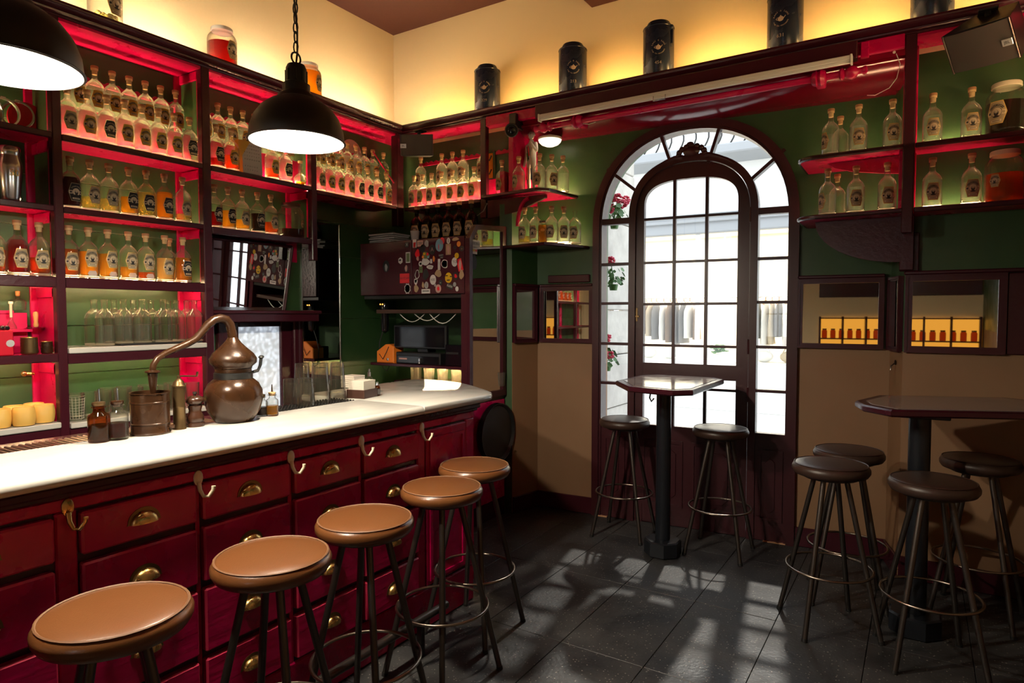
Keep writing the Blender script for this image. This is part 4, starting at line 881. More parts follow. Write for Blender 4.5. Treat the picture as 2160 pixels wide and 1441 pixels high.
def stool(x, y, rz, lab, kind='leather', group=None):
    t_ = thing('bar_stool', lab, 'stool', (x, y, 0), rz, group); m_ = SM[kind]
    s_ = put('seat', m_['seat'], t_); put('seam', m_['seam'], s_); put('seat_plate', m_['under'], t_); put('foot_ring', m_['ring'], t_)
    for k in range(4):
        l_ = put('leg', m_['leg'], t_, rot=(0, 0, PI/4+k*PI/2)); put('foot_cap', m_['foot'], l_)
    return t_
Q = math.radians
stool(-1.836, 2.545, Q(2), 'brown leather bar stool at the cupboard door end of the red bar')
stool(-1.72, 2.146, Q(-7), 'brown leather bar stool second from the mirror partition end of the bar')
stool(-1.686, 1.66, Q(10), 'brown leather bar stool third from the mirror partition end of the bar')
stool(-1.663, 1.247, Q(22), 'brown leather bar stool fourth from the mirror partition end of the bar')
stool(-1.68, .800, Q(-20), 'brown leather bar stool fifth from the mirror partition end of the bar')
stool(-1.752, .395, Q(15), 'brown leather bar stool sixth from the mirror partition end of the bar')
stool(-1.751, 4.235, Q(4), 'dark leather stool before the left sidelight, beside the small high table', 'leather_dark')
stool(-1.086, 4.235, Q(0), 'dark leather stool before the entrance door, beside the small high table', 'leather_dark')
stool(-.362, 3.505, Q(28), 'dark leather stool at the clipped end of the long high table, away from the wall', 'leather_dark')
stool(-.318, 3.915, Q(10), 'dark leather stool between the clipped table end and the wall step', 'leather_dark')
stool(.060, 3.395, Q(15), 'dark leather stool on the room side of the long high table', 'leather_dark')
stool(.27, 4.035, Q(-12), 'dark leather stool on the wall side of the long high table', 'leather_dark')

# ================================================================= TABLES
def high_table(lab, outline, inset, bx, by, br_, zt=1.125):
    cx_ = sum(p[0] for p in outline)/len(outline); cy_ = sum(p[1] for p in outline)/len(outline)
    t_ = thing('high_table', lab, 'table', (bx, by, 0))
    build('table_edge', MB().prism(outline, zt-.034, zt-.001, 0, None, .007), 'oxblood', t_)
    inn = []
    for p in outline:
        d = math.hypot(p[0]-cx_, p[1]-cy_); k = (d-inset)/d; inn.append((cx_+(p[0]-cx_)*k, cy_+(p[1]-cy_)*k))
    build('inlay', MB().prism(inn, zt-.004, zt+.0012), 'table_inlay', t_)
    build('under_frame', MB().box(bx-.12, bx+.12, by-.12, by+.12, zt-.062, zt-.034, .004), 'black_metal', t_)
    build('column', MB().lathe([(.047, .10), (.047, zt-.06)], 16, 0, Matrix.Translation((bx, by, 0))), 'column_paint', t_)
    oc_ = [(bx+.118*math.cos(PI/8+PI/4*k)*1.0, by+.118*math.sin(PI/8+PI/4*k)) for k in range(8)]
    build('foot_block', MB().prism(oc_, 0, .10, 0, None, .008), 'column_paint', t_)
    return t_
t1 = high_table('small clipped-corner high table standing in front of the entrance door', [(-1.66, 3.86), (-1.455, 3.575), (-1.17, 3.52), (-1.08, 3.61), (-1.09, 4.32), (-1.18, 4.42), (-1.58, 4.42), (-1.66, 4.31)], .055, -1.385, 4.0, .118)
build('bag_hook', MB().tube([(-1.37, 3.72, 1.09), (-1.37, 3.70, 1.05), (-1.355, 3.69, 1.03), (-1.34, 3.69, 1.05)], .005, 6), 'gunmetal', t1)
dirx, diry = .914, .406
def tp(a, n_): return (.0+dirx*a-diry*n_, 3.62+diry*a+dirx*n_)
t2 = high_table('long clipped-corner high table beside the wall under the framed mirror', [tp(-.255, .09), tp(-.275, -.06), tp(-.215, -.222), tp(.52, -.222), tp(.66, -.10), tp(.66, .17), tp(.56, .33), tp(-.05, .345)], .05, .005, 3.665, .118)

# ================================================================= PENDANT LAMPS
def pendant(x, y, z, lab):
    t_ = thing('pendant_lamp', lab, 'pendant lamp', (x, y, z), 0, None)
    R = .168
    outp = [(R, 0), (R-.002, .010), (R*.965, .045), (R*.88, .085), (R*.74, .118), (R*.55, .142), (R*.40, .153), (R*.385, .165), (R*.30, .172), (.048, .178)]
    inp = [(.046, .170), (R*.53, .136), (R*.72, .112), (R*.86, .080), (R*.945, .043), (R-.008, .006), (R-.004, 0)]
    build('shade', MB().lathe(outp, 48, caps=False), 'lamp_black', t_, 60, world=False)
    build('shade_lining', MB().lathe(inp, 48, caps=False), 'white_enamel', t_, 60, world=False)
    build('shade_rim', MB().lathe([(R-.004, -.001), (R+.003, .002), (R, .006), (R-.006, .004), (R-.004, -.001)], 48, caps=False), 'lamp_black', t_, 60, world=False)
    build('socket', MB().lathe([(.048, .176), (.048, .205), (.036, .212), (.036, .262), (.030, .275), (.010, .280), (.0001, .280)], 24), 'black_metal', t_, world=False)
    for k in range(8):
        a = 2*PI*k/8; build('socket_fin', MB().box(.034, .039, -.004, .004, .215, .255, .001, 0, Matrix.Rotation(a, 4, 'Z')), 'black_metal', t_, world=False)
    build('bulb', MB().lathe([(.0001, .042), (.022, .048), (.032, .070), (.028, .095), (.016, .120), (.016, .165)], 16), 'bulb', t_, 60, world=False)
    build('hanging_ring', MB().tube([(.0, .020*math.cos(2*PI*k/16), .300+.020*math.sin(2*PI*k/16)) for k in range(16)], .0035, 6, closed=True), 'black_metal', t_, world=False)
    zz = .322; i = 0; top_ = CEIL-z
    while zz < top_-.02 and zz < 1.7:
        M_ = Matrix.Translation((0, 0, zz+.018)) @ Matrix.Rotation(PI/2*(i % 2)+.3, 4, 'Z')
        build('chain_link', MB().tube([(.009*math.cos(2*PI*k/10), 0, .021*math.sin(2*PI*k/10)) for k in range(10)], .0028, 5, closed=True, M=M_), 'black_metal', t_, world=False); zz += .034; i += 1
    build('flex', MB().tube([(.0, 0, .28)]+[(.006*math.sin(k*1.3), .006*math.cos(k*1.1), .32+(top_-.32)*k/20) for k in range(21)], .0035, 6), 'black_metal', t_, world=False)
    build('ceiling_rose', MB().lathe([(.0001, top_-.03), (.05, top_-.025), (.055, top_-.001), (.0001, top_-.001)], 20), 'black_metal', t_, world=False)
    l = bpy.data.lights.new('lamp_light', 'POINT'); l.energy = 125; l.color = (1.0, .87, .68); l.shadow_soft_size = .045
    lo = bpy.data.objects.new('lamp_light', l); COL.objects.link(lo); lo.parent = t_; lo.location = (0, 0, .028)
    return t_
pendant(-1.92, 1.572, 2.172, 'black dome pendant lamp hanging by a chain in front of the third shelf bay')
pendant(-1.92, .690, 2.160, 'black dome pendant lamp in front of the tin and copper cup bay')

# ================================================================= BOTTLES
BR = .0495
def cyl(x, y, off, R=BR): a = x/R; return ((R+off)*math.cos(a), (R+off)*math.sin(a), y)
def label_mesh(name, paper, edge, R=BR, sc_=1.0, zc=.085, extra_tag=False, text='STRAVINSKY'):
    mb = MB(); mats = [paper, edge, 'ink', 'label_cream', 'paper_white']
    W, H = .076*sc_, .094*sc_
    def hexa(w_, h_, off, mi, n=12):
        xs = sorted(set([-w_/2+w_*k/n for k in range(n+1)]+[-.31*w_, .31*w_]))
        def hh(x):
            ax = abs(x); return h_/2 if ax <= .31*w_ else h_/2*(w_/2-ax)/(w_/2-.31*w_)
        mb.strip([cyl(x, zc-hh(x), off, R) for x in xs], [cyl(x, zc+hh(x), off, R) for x in xs], mi)
    def disc(cx_, cy_, rx, ry, off, mi, r0=0.0, n=20, rings=3):
        for j in range(rings):
            a0 = r0+(1-r0)*j/rings; a1 = r0+(1-r0)*(j+1)/rings
            P0 = [cyl(cx_+rx*a0*math.cos(2*PI*k/n), zc+cy_+ry*a0*math.sin(2*PI*k/n), off, R) for k in range(n+1)]
            P1 = [cyl(cx_+rx*a1*math.cos(2*PI*k/n), zc+cy_+ry*a1*math.sin(2*PI*k/n), off, R) for k in range(n+1)]
            mb.strip(P0, P1, mi)
    def quad(x0, x1, y0, y1, off, mi, n=6):
        mb.strip([cyl(x0+(x1-x0)*k/n, zc+y0, off, R) for k in range(n+1)], [cyl(x0+(x1-x0)*k/n, zc+y1, off, R) for k in range(n+1)], mi)
    s = sc_
    hexa(W, H, .0006, 1); hexa(W*.93, H*.94, .0010, 0)
    a0, a1 = math.radians(28), math.radians(152)                      # dark arched ribbon
    mb.strip([cyl(.0225*s*math.cos(a0+(a1-a0)*k/12), zc+.003*s+.0225*s*math.sin(a0+(a1-a0)*k/12), .0013, R) for k in range(13)], [cyl(.0315*s*math.cos(a0+(a1-a0)*k/12), zc+.003*s+.0315*s*math.sin(a0+(a1-a0)*k/12), .0013, R) for k in range(13)], 2)
    for k, ch in enumerate(text):
        a = math.radians(143)-math.radians(106)*k/(len(text)-1); V, Fs = text2d(ch, .0082*s); ca, sa = math.cos(a-PI/2), math.sin(a-PI/2)
        mb.add([cyl(.027*s*math.cos(a)+v[0]*ca-v[1]*sa, zc+.003*s+.027*s*math.sin(a)+v[0]*sa+v[1]*ca, .0018, R) for v in V], Fs, 3)
    quad(-.034*s, -.018*s, -.010*s, .008*s, .0012, 3); quad(.018*s, .034*s, -.010*s, .008*s, .0012, 3)
    for sx in (-1, 1): quad(sx*.026*s-.004*s, sx*.026*s+.004*s, -.006*s, .004*s, .0015, 2 if sx < 0 else 0)
    disc(0, .001*s, .0205*s, .0205*s, .0014, 3); disc(0, .001*s, .0205*s, .0205*s, .0018, 2, .93, rings=1)
    disc(0, -.002*s, .0088*s, .0125*s, .0019, 2, n=14, rings=2)        # bearded head
    disc(0, .003*s, .0064*s, .0072*s, .0023, 3, n=12, rings=2)
    quad(-.005*s, -.0015*s, .0028*s, .0042*s, .0026, 2, 2); quad(.0015*s, .005*s, .0028*s, .0042*s, .0026, 2, 2); quad(-.0045*s, .0045*s, -.0028*s, -.0008*s, .0026, 2, 2)
    disc(0, -.0165*s, .012*s, .0045*s, .0019, 2, n=12, rings=1)
    quad(-.019*s, .019*s, -.038*s, -.029*s, .0014, 3)
    for k in range(7): quad(-.014*s+.004*s*k, -.0115*s+.004*s*k, -.0355*s, -.0318*s, .0018, 2, 1)
    if extra_tag:
        zc2 = zc; zc = .026; hexa(.050*s, .030*s, .0007, 4); zc = zc2
    return mesh_of(name, mb, mats, 60)
LAB = {'tan': label_mesh('label', 'paper_tan', 'gold_edge'), 'gold': label_mesh('label', 'paper_gold', 'gold_edge'), 'dark': label_mesh('label', 'paper_dark', 'paper_tan'),
       'tag': label_mesh('label', 'paper_tan', 'gold_edge', zc=.108, extra_tag=True)}
GPROF = [(.0001, .004), (.044, .003), (.0485, .006), (BR, .014), (BR, .140), (.0485, .152), (.045, .165), (.038, .178), (.028, .189), (.0195, .196), (.0165, .203), (.0160, .212), (.0158, .240), (.0182, .243), (.0182, .250), (.0150, .251)]
GIN = [(.0001, .016), (.040, .016), (.0455, .022), (.0462, .030), (.0462, .139), (.0452, .150), (.0418, .162), (.035, .174), (.025, .185), (.0165, .1925), (.0130, .201), (.0125, .212), (.0125, .2505)]
def bottle_mesh(mats):
    mb = MB(); b_, m_, t_ = GPROF[:4], GPROF[3:6], GPROF[5:11]
    mb.lathe(b_, 26, 2, caps=False); mb.lathe([(.0001, .012), (.046, .012)], 26, 2, caps=False); mb.lathe(m_, 26, 0, caps=False); mb.lathe(t_, 26, 1, caps=False); mb.lathe(GPROF[10:], 26, 0, caps=False)
    me = mesh_of('glass_body', mb, mats, 0); me.shade_smooth(); return me
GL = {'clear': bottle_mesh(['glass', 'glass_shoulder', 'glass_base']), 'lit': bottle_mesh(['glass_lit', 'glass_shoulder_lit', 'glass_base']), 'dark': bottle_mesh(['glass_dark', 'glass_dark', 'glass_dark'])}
CORK = mesh_of('cork', MB().lathe([(.0001, .228), (.0135, .228), (.0145, .2505), (.0185, .251), (.0190, .2545), (.0185, .258), (.0195, .259), (.0195, .272), (.0180, .275), (.0001, .275)], 18), 'cork', 40)
CAP = mesh_of('cork_top', MB().lathe([(.0200, .262), (.0203, .273), (.0188, .276), (.0001, .2765)], 18), 'cork_cap', 40)
LIQ = {}
def liq(kind, lvl):
    if (kind, lvl) not in LIQ:
        pr = [(r*.985, z+.001) for r, z in GIN if z < lvl]
        for (r0, z0), (r1, z1) in zip(GIN, GIN[1:]):
            if z0 < lvl <= z1: pr.append(((r0+(r1-r0)*(lvl-z0)/(z1-z0))*.985, lvl))
        pr.append((.0001, lvl)); LIQ[kind, lvl] = mesh_of('liquid', MB().lathe(pr, 24, caps=False), 'liq_'+kind, 60)
    return LIQ[kind, lvl]
ROWB = []
def settle(axis, lo=None, hi=None, step=None):
    """nudge the bottles of the row just placed until none touch"""
    global ROWB
    L_ = sorted(ROWB, key=lambda o: o.location[axis]); ROWB = []
    for _ in range(40):
        for a, b_ in zip(L_, L_[1:]):
            need = (a['_r']+b_['_r'])+.0008; other = 1-axis; dd = a.location[other]-b_.location[other]
            if abs(dd) >= need: continue
            gap = math.sqrt(need*need-dd*dd); d = b_.location[axis]-a.location[axis]
            if d < gap: a.location[axis] -= (gap-d)/2; b_.location[axis] += (gap-d)/2
        if lo is not None:
            for o in L_: o.location[axis] = min(max(o.location[axis], lo+o['_r']), hi-o['_r'])
    for o in L_: del o['_r']
def bottle(x, y, z, rz, lab, group, label='tan', liquid=None, lvl=.13, glass='clear', cork=True, s=1.0):
    t_ = thing('bottle', lab, 'bottle', (x, y, z), rz, group); t_.scale = (s*.955, s*.955, s); t_['_r'] = .0495*s*.955; ROWB.append(t_)
    put('glass_body', GL[glass], t_)
    if cork: c_ = put('cork', CORK, t_); put('cork_top', CAP, c_)
    if label: put('label', LAB[label], t_, rot=(0, 0, 0))
    if liquid: put('liquid', liq(liquid, lvl), t_)
    return t_
ORD = ('first', 'second', 'third', 'fourth', 'fifth', 'sixth', 'seventh', 'eighth')
def jit(a=.08): return random.uniform(-a, a)
# top shelf, bay with the first post (front row, then rear row on the step)
G1, G2 = 'front row of the top back-bar shelf', 'rear row on the red step of the top back-bar shelf'
for k, (px, lb) in enumerate(((146.5, 'tan'), (183, 'gold'), (226.5, 'dark'), (268, 'gold'), (305, 'gold'), (342.5, 'gold'), (378, 'gold'), (411.5, 'dark'))):
    bottle(-3.822, col_y(px, -3.822, 2.49), 2.483, jit(), f'clear bottle with a {lb} label, {ORD[k]} from the tin-bay post, front row, top shelf', G1, lb, None, glass='lit')
settle(1, 1.594, 2.365)
for k, px in enumerate((175, 218, 258, 296.5, 333, 368, 405)):
    bottle(-3.965, col_y(px, -3.965, 2.68), 2.673, jit(), f'clear corked bottle on the red step, {ORD[k]} from the tin-bay post', G2, 'gold', None, glass='lit')
settle(1, 1.594, 2.365)
# top shelf, bay behind the lamp
for px, lb, lq, lv in ((457, 'dark', 'red', .06), (489, 'gold', 'orange', .10), (574, 'gold', 'orange', .075), (603, 'dark', None, 0)):
    nm = {457: 'dark-labelled bottle of red liquor beside the post in the calendar bay', 489: 'gold-labelled bottle of orange liquor next to the calendar', 574: 'gold-labelled bottle of orange liquor between the calendar and the round flask', 603: 'dark-labelled empty bottle beside the round flask'}[px]
    bottle(-3.822, col_y(px, -3.822, 2.49), 2.483, jit(), nm, None, lb, lq, lv, 'lit')
settle(1, 2.43, 3.2)
for k, px in enumerate((448, 467, 496.5, 524.7, 548, 573, 598, 622)):
    bottle(-3.965, col_y(px, -3.965, 2.68), 2.673, jit(), f'clear corked bottle on the step of the calendar bay, {ORD[k]} from its tall post', G2, 'gold', None, glass='lit')
settle(1, 2.422, 3.208)
# top shelf, corner bay
for k, (px, lb) in enumerate(((676, 'tan'), (693, 'gold'), (714, 'gold'), (736, 'gold'), (756.5, 'dark'), (776, 'dark'), (796, 'dark'), (815, 'gold'))):
    bottle(-3.822, col_y(px, -3.822, 2.49), 2.467, jit(), f'clear bottle with a {lb} label, front row of the corner bay, {ORD[k]} from its post', G1, lb, None, glass='lit')
settle(1, 3.257, 4.10)
for k, px in enumerate((679, 697, 714, 730, 749, 768, 787, 809)):
    bottle(-3.965, col_y(px, -3.965, 2.68), 2.673, jit(), f'clear corked bottle on the step of the corner bay, {ORD[k]} from its post', G2, 'gold', None, glass='lit')
settle(1, 3.257, 4.30)
# main wall corner shelf
GM = 'bottles on the corner wall shelf'
for k, (px, lb) in enumerate(((867.7, 'tan'), (889, 'gold'), (910.8, 'tan'), (931.5, 'gold'), (954.5, 'gold'), (976.8, 'gold'), (1000, 'gold'))):
    bottle(col_x(px, 4.245, 2.46), 4.245, 2.460, -PI/2+jit(), f'clear bottle with a {lb} label under the loudspeaker shelf, {ORD[k]} from the room corner', GM, lb, None, glass='lit')
settle(0, -3.74, -2.955)
for k, px in enumerate((888, 932, 954.5, 977, 1021)):
    bottle(col_x(px, 4.337, 2.65), 4.337 if px < 1000 else 4.318, 2.636, -PI/2+jit(), f'clear corked bottle on the step above the sticker cupboard, {ORD[k]} from the room corner', GM, 'tan', None, glass='lit')
settle(0)
# corner shelf right of the post, around the statuette
GC = 'bottles on the small corner shelves'
for px, y_, lb, lq, lv, rz, nm in ((1058.5, 4.22, 'tan', None, 0, -.2, 'clear bottle beside the red box at the post of the corner shelf'), (1094, 4.19, 'tan', 'water', .13, -.35, 'bottle of clear spirit left of the white statuette'), (1140, 4.20, 'tan', 'water', .15, 0, 'bottle of clear spirit in front of the white statuette'), (1163, 4.27, 'tan', 'water', .16, .9, 'bottle with its label turned aside, right of the white statuette'), (1186, 4.35, None, 'water', .14, 0, 'unlabelled corked bottle at the far end of the statuette shelf')):
    bottle(col_x(px, y_, 2.48), y_, 2.471, -PI/2+rz, nm, GC, lb, lq, lv)
settle(0)
for px, y_, lb, lq, lv, rz, ck, nm in ((1108.6, 4.18, 'tan', 'straw', .06, 0, True, 'nearly empty bottle at the partition end of the lower corner shelf'), (1127.8, 4.18, 'tan', 'water', .10, 0, True, 'clear bottle left of the fruit jar on the lower corner shelf'), (1169, 4.22, 'tan', 'water', .10, .2, True, 'clear bottle right of the fruit jar on the lower corner shelf'), (1188.5, 4.29, 'tan', 'water', .12, .5, True, 'corked bottle between two others on the lower corner shelf'), (1207.6, 4.37, 'tan', 'water', .11, .2, False, 'uncorked bottle at the door end of the lower corner shelf')):
    bottle(col_x(px, y_, 2.09), y_, 2.079, -PI/2+rz, nm, GC, lb, lq, lv, cork=ck)
settle(0)
# dark bottles on the sticker cupboard
for k, px in enumerate((879.5, 902, 923, 946, 969, 994)):
    bottle(col_x(px, 3.98, 2.25), 3.98, 2.113, -PI/2+.2+jit(), f'dark glass bottle on the sticker cupboard, {ORD[k]} from the magazines', 'dark bottles on the sticker cupboard', 'tan', 'brown', .20, 'dark', s=1.10)
settle(0)
# second shelf
for px, lb, lq, lv, nm in ((151.6, 'dark', 'darkred', .165, 'bottle of dark red liquor beside the post on the second shelf'), (190, 'tan', 'straw', .075, 'half-full pale bottle next to the dark red liquor'), (231.5, 'tan', 'straw', .078, 'half-full pale bottle between a pale and a golden one'), (273, 'dark', 'gold', .105, 'bottle of golden liquor on the second shelf'), (310, 'dark', 'straw', .145, 'nearly full pale bottle beside the milky yellow one'), (348, 'dark', 'yellow', .165, 'bottle of opaque yellow liquor on the second shelf'), (386.5, 'tan', 'straw', .05, 'mostly empty bottle between the yellow one and the post')):
    bottle(-3.825, col_y(px, -3.825, 2.12), 2.111, jit(.12)+.05, nm, 'second back-bar shelf', lb, lq, lv)
settle(1, 1.594, 2.365)
for px, lb, lq, lv, nm in ((457, 'dark', 'red', .10, 'bottle of red liquor half hidden by the post, jar shelf'), (478, 'dark', 'gold', .12, 'bottle of golden liquor next to the half hidden red one'), (511.7, 'tan', 'gold', .075, 'tan-labelled golden bottle in the middle of the jar shelf'), (544, 'dark', 'brown', .13, 'bottle of dark brown liquor on the jar shelf'), (572, 'tan', 'amber', .085, 'amber bottle next to the big preserving jar')):
    bottle(-3.825, col_y(px, -3.825, 2.11), 2.103, jit(.12)+.05, nm, 'jar shelf of the back bar', lb, lq, lv)
settle(1, 2.422, 3.0)
# third shelf
for px, lb, lq, lv, nm in ((-4, 'tan', 'orange', .12, 'orange bottle at the outer end of the tin bay'), (34, 'tan', 'red', .18, 'full bottle of deep red liquor in the tin bay'), (84, 'tan', 'orange', .095, 'bottle of orange liquor beside the post in the tin bay'), (151.6, 'tan', 'amber', .15, 'amber bottle just past the post on the third shelf'), (184, 'tag', 'yellow', .145, 'yellow bottle with a second white tag, next to the amber one'), (229, 'tag', 'gold', .14, 'gold bottle with a second white tag on the third shelf'), (272.5, 'tag', 'gold', .075, 'half-full gold bottle with a second white tag'), (309, 'tag', 'amber', .05, 'nearly empty dark bottle with a second white tag'), (349, 'tan', 'milky', .14, 'bottle of milky yellow liquor on the third shelf'), (387, 'dark', 'gold', .15, 'gold bottle with a dark label at the end of the third shelf')):
    bottle(-3.825, col_y(px, -3.825, 1.76), 1.746, jit(.12)+.05, nm, 'third back-bar shelf', lb, lq, lv)
settle(1)
bottle(-3.94, col_y(358, -3.94, 1.76), 1.746, 0, 'corked bottle standing behind the milky yellow one', None, None, 'gold', .10)
settle(1)
for yy in (.05, .22, .40, .58):
    bottle(-3.83, yy, 1.746, 0, 'amber bottle in the shelf bay beyond the tin bay, seen in the recess mirror', 'bottles seen only in the mirror', 'tan', 'amber', .13); bottle(-3.83, yy, 2.111, 0, 'gold bottle in the shelf bay beyond the tin bay, seen in the recess mirror', 'bottles seen only in the mirror', 'tan', 'gold', .13)
for o_ in ROWB: del o_['_r']
ROWB.clear()
# uncorked clear bottles on the marble shelf
GU = 'uncorked clear bottles on the upper marble shelf'
ct = thing('rubber_tray', 'flat black tray under the uncorked bottles on the marble shelf', 'tray', (-3.87, 2.05, 1.377))
build('base', MB().box(-4.0, -3.775, 1.86, 2.345, 1.377, 1.381, .001), 'rubber', ct); build('rim', MB().box(-3.779, -3.774, 1.86, 2.345, 1.377, 1.389, .001).box(-4.0, -3.995, 1.86, 2.345, 1.377, 1.389, .001), 'rubber', ct)
for px, xx, lq, lv in ((222, -3.825, 'water', .115), (301, -3.825, 'water', .115), (345, -3.825, None, 0), (411, -3.83, 'straw', .02), (200, -3.90, None, 0), (262, -3.85, 'water', .16), (373, -3.87, None, 0), (395, -3.93, None, 0), (242, -3.985, None, 0), (283, -3.985, 'water', .16), (320, -3.985, None, 0), (356, -3.985, None, 0)):
    yy = col_y(px, xx, 1.40); zz = 1.382 if yy > 1.82 else 1.377
    bottle(xx, yy, zz, 0, {None: 'empty clear bottle without cork on the upper marble shelf', 'water': 'clear bottle of water without cork on the upper marble shelf', 'straw': 'empty bottle with a little pale liquid at the bottom'}[lq], GU, None, lq, lv, 'clear', False, 1.02)
for o_ in ROWB: del o_['_r']
ROWB.clear()
# shelves right of the door
GR = 'bottles on the shelves right of the door'
for zt, row in ((2.489, 'upper'), (2.139, 'lower')):
    dxs = (1752, 1810.7, 1882, 1967, 2048.7) if row == 'upper' else (1745.5, 1805, 1871, 1966, 2048.7)
    for k, px in enumerate(dxs):
        yy = 4.27 if k < 3 else 4.275
        pos = ('at the rounded end of the', 'in the middle of the rounded', 'beside the dark post on the', 'just past the dark post on the', 'next to the big jar on the')[k]
        bottle(col_x(px, yy, zt+.1), yy, zt, -PI/2+(-.1, .05, .1, .0, .0)[k]+(-.75 if k == 0 else .12), f'corked clear bottle {pos} {row} shelf by the door', GR, 'tan', 'water', .15 if k % 2 else .12)
    bottle(col_x(dxs[0]+20, 4.46, zt+.1), 4.46, zt, -PI/2, f'bottle tucked behind another at the rounded end of the {row} shelf', GR, None, None)

for o_ in ROWB: del o_['_r']
ROWB.clear()
# ================================================================= JARS
def jar(x, y, z, r, h, rz, lab, fill=None, lvl=.6, label=True, lid='white_plastic', bits=None, glass='glass', lsc=1.25):
    t_ = thing('preserving_jar', lab, 'jar', (x, y, z), rz)
    pr = [(.0001, .004), (r*.9, .003), (r*.985, .010), (r, .025), (r, h*.68), (r*.96, h*.76), (r*.84, h*.83), (r*.70, h*.87), (r*.68, h*.94)]
    build('glass_body', MB().lathe(pr, 30, caps=False), glass, t_, 60, world=False)
    l_ = build('lid', MB().lathe([(r*.70, h*.905), (r*.74, h*.91), (r*.74, h*.985), (r*.71, h), (.0001, h)], 30), lid, t_, 40, world=False)
    build('lid_band', MB().lathe([(r*.745, h*.915), (r*.755, h*.922), (r*.745, h*.93)], 30, caps=False), lid, l_, 40, world=False)
    if fill:
        zl = h*lvl; p2 = [(a*.955, b_+.003) for a, b_ in pr if b_ < zl]; p2.append((p2[-1][0], zl)); p2.append((.0001, zl))
        build('liquid', MB().lathe(p2, 30, caps=False), 'liq_'+fill, t_, 60, world=False)
    if bits:
        mb = MB(); rr_ = random.Random(int(abs(x*1000)))
        for k in range(bits[1]):
            a = rr_.uniform(0, 2*PI); q = math.sqrt(rr_.random())*r*.72; mb.sphere((q*math.cos(a), q*math.sin(a), rr_.uniform(.02, h*bits[2])), bits[3]*rr_.uniform(.7, 1.2), 8, 0, (1, 1, .8))
        o_ = build('contents', mb, bits[0], t_, 60, world=False); o_['kind'] = 'stuff'
    if label:
        put('label', label_mesh('label', 'paper_tan', 'gold_edge', R=r, sc_=lsc, zc=h*.40), t_)
    return t_
pm('herbs', (.42, .30, .03), .8); pm('fruit', (.75, .30, .03), .4); pm('dark_fruit', (.12, .03, .01), .5)
jar(-3.86, col_y(222, -3.86, 3.2), 3.151, .085, .26, .25, 'big label jar of dried herbs on the cornice by the first pendant lamp', None, label=True, bits=('herbs', 160, .20, .012))
jar(-3.86, col_y(469, -3.86, 3.2), 3.151, .090, .245, .25, 'big label jar of red liquor with a white lid on the cornice', 'red', .60)
jar(-3.86, col_y(652, -3.86, 3.2), 3.151, .090, .245, .35, 'big label jar of opaque yellow liquor on the cornice', 'yellow', .74)
jar(-3.87, col_y(614, -3.87, 2.2), 2.103, .090, .250, .4, 'big preserving jar with fruit at the bottom, at the end of the jar shelf', 'darkred', .25, True, 'gunmetal', ('fruit', 14, .22, .022), lsc=.55)
jar(.350, 4.278, 2.489, .089, .27, -PI/2-.55, 'big label jar with a pale lid on the upper shelf by the side wall', 'brown', .62, True, 'cream_enamel', ('herbs', 60, .25, .014))
jar(.352, 4.278, 2.139, .089, .27, -PI/2-.55, 'big jar of orange liquor on the lower shelf by the side wall', 'orange', .55, True, 'cream_enamel', ('fruit', 16, .3, .025), lsc=.7)
fj = jar(col_x(1148, 4.19, 2.15), 4.165, 2.079, .034, .165, 0, 'short jar of preserved fruit among the bottles of the lower corner shelf', 'gold', .80, False, 'gunmetal', ('fruit', 16, .7, .016))

